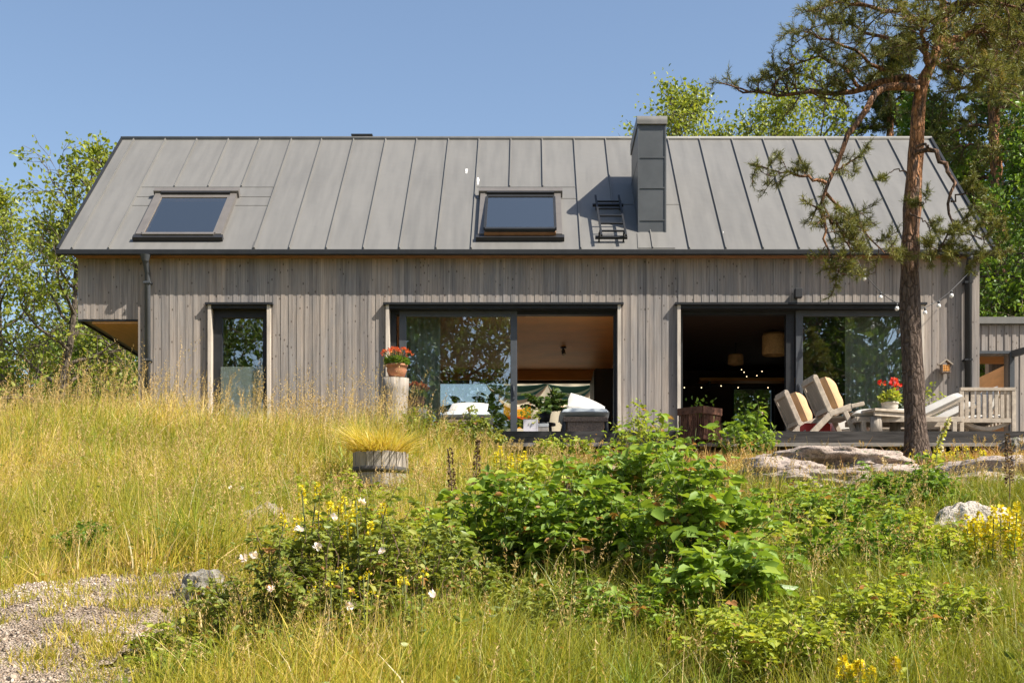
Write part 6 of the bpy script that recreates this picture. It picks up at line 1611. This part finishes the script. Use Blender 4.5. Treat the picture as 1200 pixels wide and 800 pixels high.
for lab, px, Y, h, sd in (('dark brown dock stalk in the grass left of the dark thicket', 529, 10.5, 0.78, 1), ('second brown dock stalk just right of the first', 556, 11.5, 0.74, 2), ('brown dock stalk above the pale boulder at the right edge', 1182, 11.0, 0.72, 3), ('thin brown dock stalk near the centre canes', 660, 9.3, 0.62, 4)):
    X = X_at(px, Y); t = thing('dock_stalk', lab, 'plant', (X, Y, gz(X, Y)-0.02), 0, 'brown dock stalks')
    pts = resample([(0,0,0),(0.01,0,h*0.5),(0.03*(-1)**sd,0,h)], 6); v,q,tt = tubes_np([(pts,0.005,0.3,5)]); np_mesh('stem', v,q,M['woodstem'],t,{'tint':tt},True)
    spike(t, (0.01,0,h*0.45), h*0.55, 0.030, 260, 0.018, 'brownseed', sd+50, (0.02*(-1)**sd,0), 'seed_spike', 0.5)
# white daisies in the meadow
dz = []
for i, (px, py) in enumerate([(270,571),(278,573),(283,572),(302,578),(309,583),(304,577),(275,575),(262,570)]):
    Y = 11.6+0.1*i; X = X_at(px, Y); zt = Z_at(py, Y); zb = gz(X, Y)
    t = thing('daisy', 'white daisy in the left meadow above the tan boulder', 'flower', (X, Y, zb), 0, 'white daisies in the meadow')
    m = MB(); m.tube([(0,0,0),(0.01,0,(zt-zb)*0.6),(0,0,zt-zb)], 0.002, 4); m.build('stem', M['stem'], t)
    blossom(t, (0,0,zt-zb), 0.022, 'rosepetal', 200+i, 9)

# ================================================================== GRASS (uncountable)
RK = [(X_at(a[1], a[2]), a[2], a[4]/2, a[6]/2) for a in ROCKS]
def free(X, Y, margin=0.9):
    ok = ~in_path(X, Y, 0.0)
    for x_, y_, a, b in RK: ok &= ((X-x_)/(a*margin))**2+((Y-y_)/(b*margin))**2 > 1
    ok &= ~((X > -1.85) & (Y > 17.95) & (Y < 33))
    ok &= ~((X > XM-0.3) & (X < 12) & (Y > 21.15) & (Y < 33))
    ok &= ((X-bxx)**2+(Y-by)**2) > 0.40**2
    ok &= ((X-4.84)**2+(Y-17)**2) > 0.17**2
    return ok
def pnoise(X, Y, s, o=0.0):
    return 0.5+0.25*(np.sin(X*s+1.3*np.sin(Y*s*0.7+o)+o)+np.sin(Y*s*1.3+1.7*np.sin(X*s*0.6+2*o)))
def scatter(n, y0, y1, pad=2.8, power=1.0):
    Y = y0+(y1-y0)*RNG.uniform(0, 1, n)**power
    X = RNG.uniform(-1, 1, n)*((600/F)*Y+pad)-20/F*Y
    return X, Y
def dry(X, Y):     # short dry turf round the outcrops at the right and below the deck
    return np.maximum(smooth(1.6, 2.6, X)*smooth(13.2, 14.6, Y), smooth(-0.7, 0.5, X)*smooth(14.6, 16.0, Y))
def shrubby(X, Y):
    d = np.zeros(X.shape)
    for x_, y_, w_, h_ in SH: d = np.maximum(d, np.exp(-(((X-x_)/(w_*0.45))**2+((Y-y_)/(w_*0.40))**2)))
    return d
def height(X, Y):
    left = smooth(0.0, -2.0, X)
    h = 0.30+0.08*(pnoise(X, Y, 1.9)-0.5)*2 + 0.06*smooth(8.2, 7.2, Y)
    h = h + left*0.17*smooth(8.5, 9.6, Y) + left*0.18*smooth(12.5, 17.5, Y)
    barrel = np.exp(-(((X-bxx)/0.7)**2+((Y-12.9)/1.1)**2))
    h = h*(1-0.62*barrel)
    h = h*(1-0.74*dry(X, Y))
    return np.where(in_path(X, Y, 0.10), h*0.35, h)
def meadow(n, y0, y1, wmul, seg, hs=1.0, clump=5):
    m = n//clump
    X0, Y0 = scatter(m, y0, y1)
    X = np.repeat(X0, clump)+RNG.normal(size=m*clump)*0.022; Y = np.repeat(Y0, clump)+RNG.normal(size=m*clump)*0.022
    s = shrubby(X, Y); d = dry(X, Y)
    ok = free(X, Y) & (RNG.uniform(0, 1, len(X)) > 0.75*s) & (RNG.uniform(0, 1, len(X)) > 0.86*d)
    X, Y = X[ok], Y[ok]; n = len(X)
    H = height(X, Y)*hs*RNG.uniform(0.45, 1.12, n)
    lean = H*np.abs(RNG.normal(size=n))*0.55+0.02
    P = np.stack([X, Y, ground(X, Y)-0.02], 1)
    front = smooth(9.5, 7.0, Y)
    tint = 0.36+0.42*(pnoise(X, Y, 1.1, 2.0)-0.5)+0.30*(pnoise(X, Y, 3.1, 5.0)-0.5)+0.10*smooth(12, 18, Y)*smooth(1, -3, X) - 0.05*front - 0.22*smooth(-1.2, 0.6, X)*(1-dry(X, Y)) - 0.06*smooth(9.0, 7.0, Y) + 0.25*dry(X, Y) + RNG.normal(size=n)*0.22
    flat = smooth(0.62, 0.9, pnoise(X, Y, 2.7, 7.0))
    lean = lean*(1+1.6*flat); H = H*(1-0.38*flat)
    th = RNG.random(n) < 0.16                      # dead thatch lying low
    H = np.where(th, H*0.35, H); lean = np.where(th, 0.15+0.25*RNG.random(n), lean); tint = np.where(th, 0.75+0.2*RNG.random(n), tint)
    br = RNG.random(n) < 0.07                      # broad blades
    wmul = wmul*np.where(br, 2.3, 1.0)
    az = 2.6*pnoise(X, Y, 0.8, 4.4)+RNG.normal(size=n)*1.5
    return blades(P, H, lean, wmul*(0.0026+0.00035*Y)*RNG.uniform(0.6, 1.4, n), np.clip(tint, 0, 1), az, seg)
g = join_geo([meadow(88000, 5.0, 8.6, 1.2, 3), meadow(94000, 8.4, 13.0, 1.0, 3), meadow(112000, 12.8, 21.3, 1.15, 3)])
tag(np_mesh('meadow_grass', g[0], g[1], M['grass'], None, {'tint': g[2]}), 'long yellow green meadow grass covering the slope', 'grass', kind='stuff')

def heads(n, y0, y1, hs):
    X, Y = scatter(n, y0, y1)
    d = dry(X, Y)
    ok = free(X, Y) & (RNG.uniform(0, 1, n) > 0.75*d) & (RNG.uniform(0, 1, n) > 0.6*shrubby(X, Y)) & (RNG.uniform(0, 1, n) < 0.35+0.65*pnoise(X, Y, 1.5, 5))
    X, Y, d = X[ok], Y[ok], d[ok]; n = len(X)
    H = np.maximum(height(X, Y)*hs*RNG.uniform(0.8, 1.35, n), 0.18+0.14*RNG.uniform(size=n))
    edge = in_path(X, Y, 0.10); H = np.where(edge, H*0.5, H)
    P = np.stack([X, Y, ground(X, Y)-0.02], 1)
    az = RNG.normal(size=n)*1.3+0.4; lean = H*np.abs(RNG.normal(size=n))*0.22+0.02
    tint = np.clip(RNG.normal(0.45, 0.25, n), 0, 1)
    w = 0.0016+0.00030*Y
    geo = [blades(P, H, lean, w, tint*0.7, az, 4)]
    # drooping panicle: small spikelets along the top of the stalk
    dd = np.stack([np.cos(az), np.sin(az), np.zeros(n)], 1)
    k = 16
    for i in range(k):
        t = 0.74+0.28*i/(k-1)
        c = P+dd*(lean*t**2)[:, None]; c[:, 2] += H*(t-0.18*t*t*np.minimum(1, lean/H))
        env = math.sin(PI*min(1, (i+1.2)/k))
        e = RNG.normal(size=(n, 3)); e[:, 2] = np.abs(e[:, 2])*0.8+0.7
        geo.append(leaves(c+RNG.normal(size=(n, 3))*0.008*env*(0.5+H[:, None]), e, (0.012+0.0010*Y)*(0.6+0.5*env)*RNG.uniform(0.7, 1.2, n), tint, LANCE*np.array([1.25, 1, 1]), 0.0))
    return join_geo(geo)
g = join_geo([heads(2100, 5.2, 8.8, 1.12), heads(3900, 8.6, 13.5, 1.12), heads(6000, 13.0, 21.2, 1.12), heads(1900, 17.5, 21.0, 1.5)])
tag(np_mesh('seeding_grass', g[0], g[1], M['seed'], None, {'tint': g[2]}), 'straw coloured flowering grass stalks standing above the meadow', 'grass', kind='stuff')

# dry short turf round the outcrops
n = 42000
X = RNG.uniform(0.5, 8.5, n); Y = RNG.uniform(13.0, 18.25, n)
ok = free(X, Y, 0.75) & (RNG.uniform(0, 1, n) < 0.25+0.75*dry(X, Y)); X, Y = X[ok], Y[ok]; n = len(X)
H = RNG.uniform(0.03, 0.12, n)*(0.6+0.8*pnoise(X, Y, 3.0, 1)); H = np.where(RNG.random(n) < 0.05, H*2.4, H)
g = blades(np.stack([X, Y, ground(X, Y)-0.01], 1), H, H*RNG.uniform(0.2, 1.0, n), np.full(n, 0.011), np.clip(0.2+0.6*pnoise(X, Y, 1.6, 3)+RNG.normal(size=n)*0.15, 0, 1), None, 2)
tag(np_mesh('dry_turf', g[0], g[1], M['moss'], None, {'tint': g[2]}), 'short tan and olive turf around the granite outcrops', 'turf', kind='stuff')

# broad leaved weeds mixed into the grass
n = 34000
X, Y = scatter(n, 5.2, 14.5)
ok = free(X, Y) & (RNG.uniform(0, 1, n) < 0.22+0.78*smooth(0.42, 0.75, pnoise(X, Y, 1.4, 4))*smooth(-3.0, -0.8, X)); X, Y = X[ok], Y[ok]; n = len(X)
Hh = height(X, Y)
P = np.stack([X, Y, ground(X, Y)+Hh*RNG.uniform(0.05, 0.72, n)], 1)
a = RNG.uniform(0, 2*PI, n); D = np.stack([np.cos(a), np.sin(a), RNG.uniform(-0.3, 0.8, n)], 1)
g = leaves(P, D, 0.042*RNG.uniform(0.5, 1.3, n), np.clip(RNG.normal(0.45, 0.22, n), 0, 1), LEAF*np.array([0.8, 1, 1]), 1.2)
tag(np_mesh('meadow_weeds', g[0], g[1], M['leaf_rose'], None, {'tint': g[2]}), 'small broad leaved weeds growing among the meadow grass', 'weeds', kind='stuff')
# coarse broad bladed tufts and long dry stalks
X0, Y0 = scatter(560, 5.3, 17.0); ok = free(X0, Y0) & (RNG.uniform(0, 1, 560) > 0.8*dry(X0, Y0)) & (RNG.uniform(0, 1, 560) > 0.5*shrubby(X0, Y0)); X0, Y0 = X0[ok], Y0[ok]
X = np.repeat(X0, 46)+RNG.normal(size=len(X0)*46)*0.035; Y = np.repeat(Y0, 46)+RNG.normal(size=len(X0)*46)*0.035; n = len(X)
H = np.repeat(RNG.uniform(0.7, 1.15, len(X0)), 46)*np.maximum(height(X, Y), 0.16)*RNG.uniform(0.5, 1.15, n)
tn = np.clip(np.repeat(RNG.uniform(0.0, 0.55, len(X0)), 46)+RNG.normal(size=n)*0.12, 0, 0.92)
g = blades(np.stack([X, Y, ground(X, Y)-0.02], 1), H, H*np.abs(RNG.normal(size=n))*0.7+0.03, (0.0055+0.0005*Y)*RNG.uniform(0.7, 1.3, n), tn, None, 4)
tag(np_mesh('coarse_grass', g[0], g[1], M['leaf_light'], None, {'tint': g[2]}), 'coarse broad bladed green grass tufts scattered over the slope', 'grass', kind='stuff')
n = 1200; X, Y = scatter(n, 5.3, 19.5); ok = free(X, Y) & (RNG.uniform(0, 1, n) > 0.5*dry(X, Y)); X, Y = X[ok], Y[ok]; n = len(X)
H = np.maximum(height(X, Y), 0.2)*RNG.uniform(0.9, 1.7, n)
g = blades(np.stack([X, Y, ground(X, Y)-0.02], 1), H, H*RNG.uniform(0.2, 1.1, n), 0.0022+0.00030*Y, RNG.uniform(0.72, 1.0, n), None, 5)
tag(np_mesh('dry_stalks', g[0], g[1], M['grass'], None, {'tint': g[2]}), 'long dry straw stalks arching over the green meadow grass', 'grass', kind='stuff')
# small tufts on the gravel
n = 8000; c = 75
cx_ = -1.75-1.9*RNG.uniform(0, 1, c)**1.5; cy_ = RNG.uniform(6.0, 8.9, c)
ii = RNG.integers(0, c, n); X = cx_[ii]+RNG.normal(size=n)*0.06; Y = cy_[ii]+RNG.normal(size=n)*0.05
ok = in_path(X, Y, -0.02); X, Y = X[ok], Y[ok]; n = len(X)
g = blades(np.stack([X, Y, ground(X, Y)+0.03], 1), RNG.uniform(0.015, 0.10, n), RNG.uniform(0.01, 0.08, n), np.full(n, 0.007), np.clip(RNG.normal(0.4, 0.25, n), 0, 1), None, 2)
tag(np_mesh('gravel_weeds', g[0], g[1], M['grass'], None, {'tint': g[2]}), 'small tufts of grass sprouting through the gravel', 'grass', kind='stuff')

# ================================================================== LIGHT, SKY, CAMERA
sunv = Vector((1.0, -0.50, 1.24)).normalized()
el = math.asin(sunv.z); azr = math.atan2(sunv.x, sunv.y)
wd = bpy.data.worlds.new('World'); SC.world = wd; wd.use_nodes = True
nt = wd.node_tree; nt.nodes.clear()
wo = nt.nodes.new('ShaderNodeOutputWorld'); bg = nt.nodes.new('ShaderNodeBackground'); sk = nt.nodes.new('ShaderNodeTexSky')
sk.sky_type = 'NISHITA'; sk.sun_disc = False; sk.sun_elevation = el; sk.sun_rotation = azr
sk.altitude = 50; sk.air_density = 1.0; sk.dust_density = 1.6; sk.ozone_density = 1.0
bg.inputs['Strength'].default_value = 0.10
nt.links.new(sk.outputs[0], bg.inputs[0]); nt.links.new(bg.outputs[0], wo.inputs[0])
ld = bpy.data.lights.new('sun', 'SUN'); ld.energy = 5.0; ld.angle = math.radians(0.53); ld.color = (1.0, 0.935, 0.83)
so = bpy.data.objects.new('sun', ld); COL.objects.link(so); so.rotation_euler = sunv.to_track_quat('Z', 'Y').to_euler(); so.location = (20, -10, 30)

cam = bpy.data.cameras.new('camera'); co = bpy.data.objects.new('camera', cam); COL.objects.link(co)
co.location = (0, 0, EYE); co.rotation_euler = (PI/2, 0, 0)
cam.sensor_width = 36; cam.lens = 36*F/1200; cam.shift_x = -(CX-600)/1200; cam.shift_y = (CY-400)/1200
cam.clip_start = 0.05; cam.clip_end = 3000
SC.camera = co
SC.view_settings.view_transform = 'Standard'; SC.view_settings.look = 'None'; SC.view_settings.exposure = 0.85; SC.view_settings.gamma = 1.0
SC.view_settings.use_curve_mapping = False
SC.cycles.max_bounces = 8; SC.cycles.diffuse_bounces = 4; SC.cycles.glossy_bounces = 4; SC.cycles.transmission_bounces = 6; SC.cycles.transparent_max_bounces = 12
SC.cycles.use_denoising = True
SC.cycles.use_adaptive_sampling = True
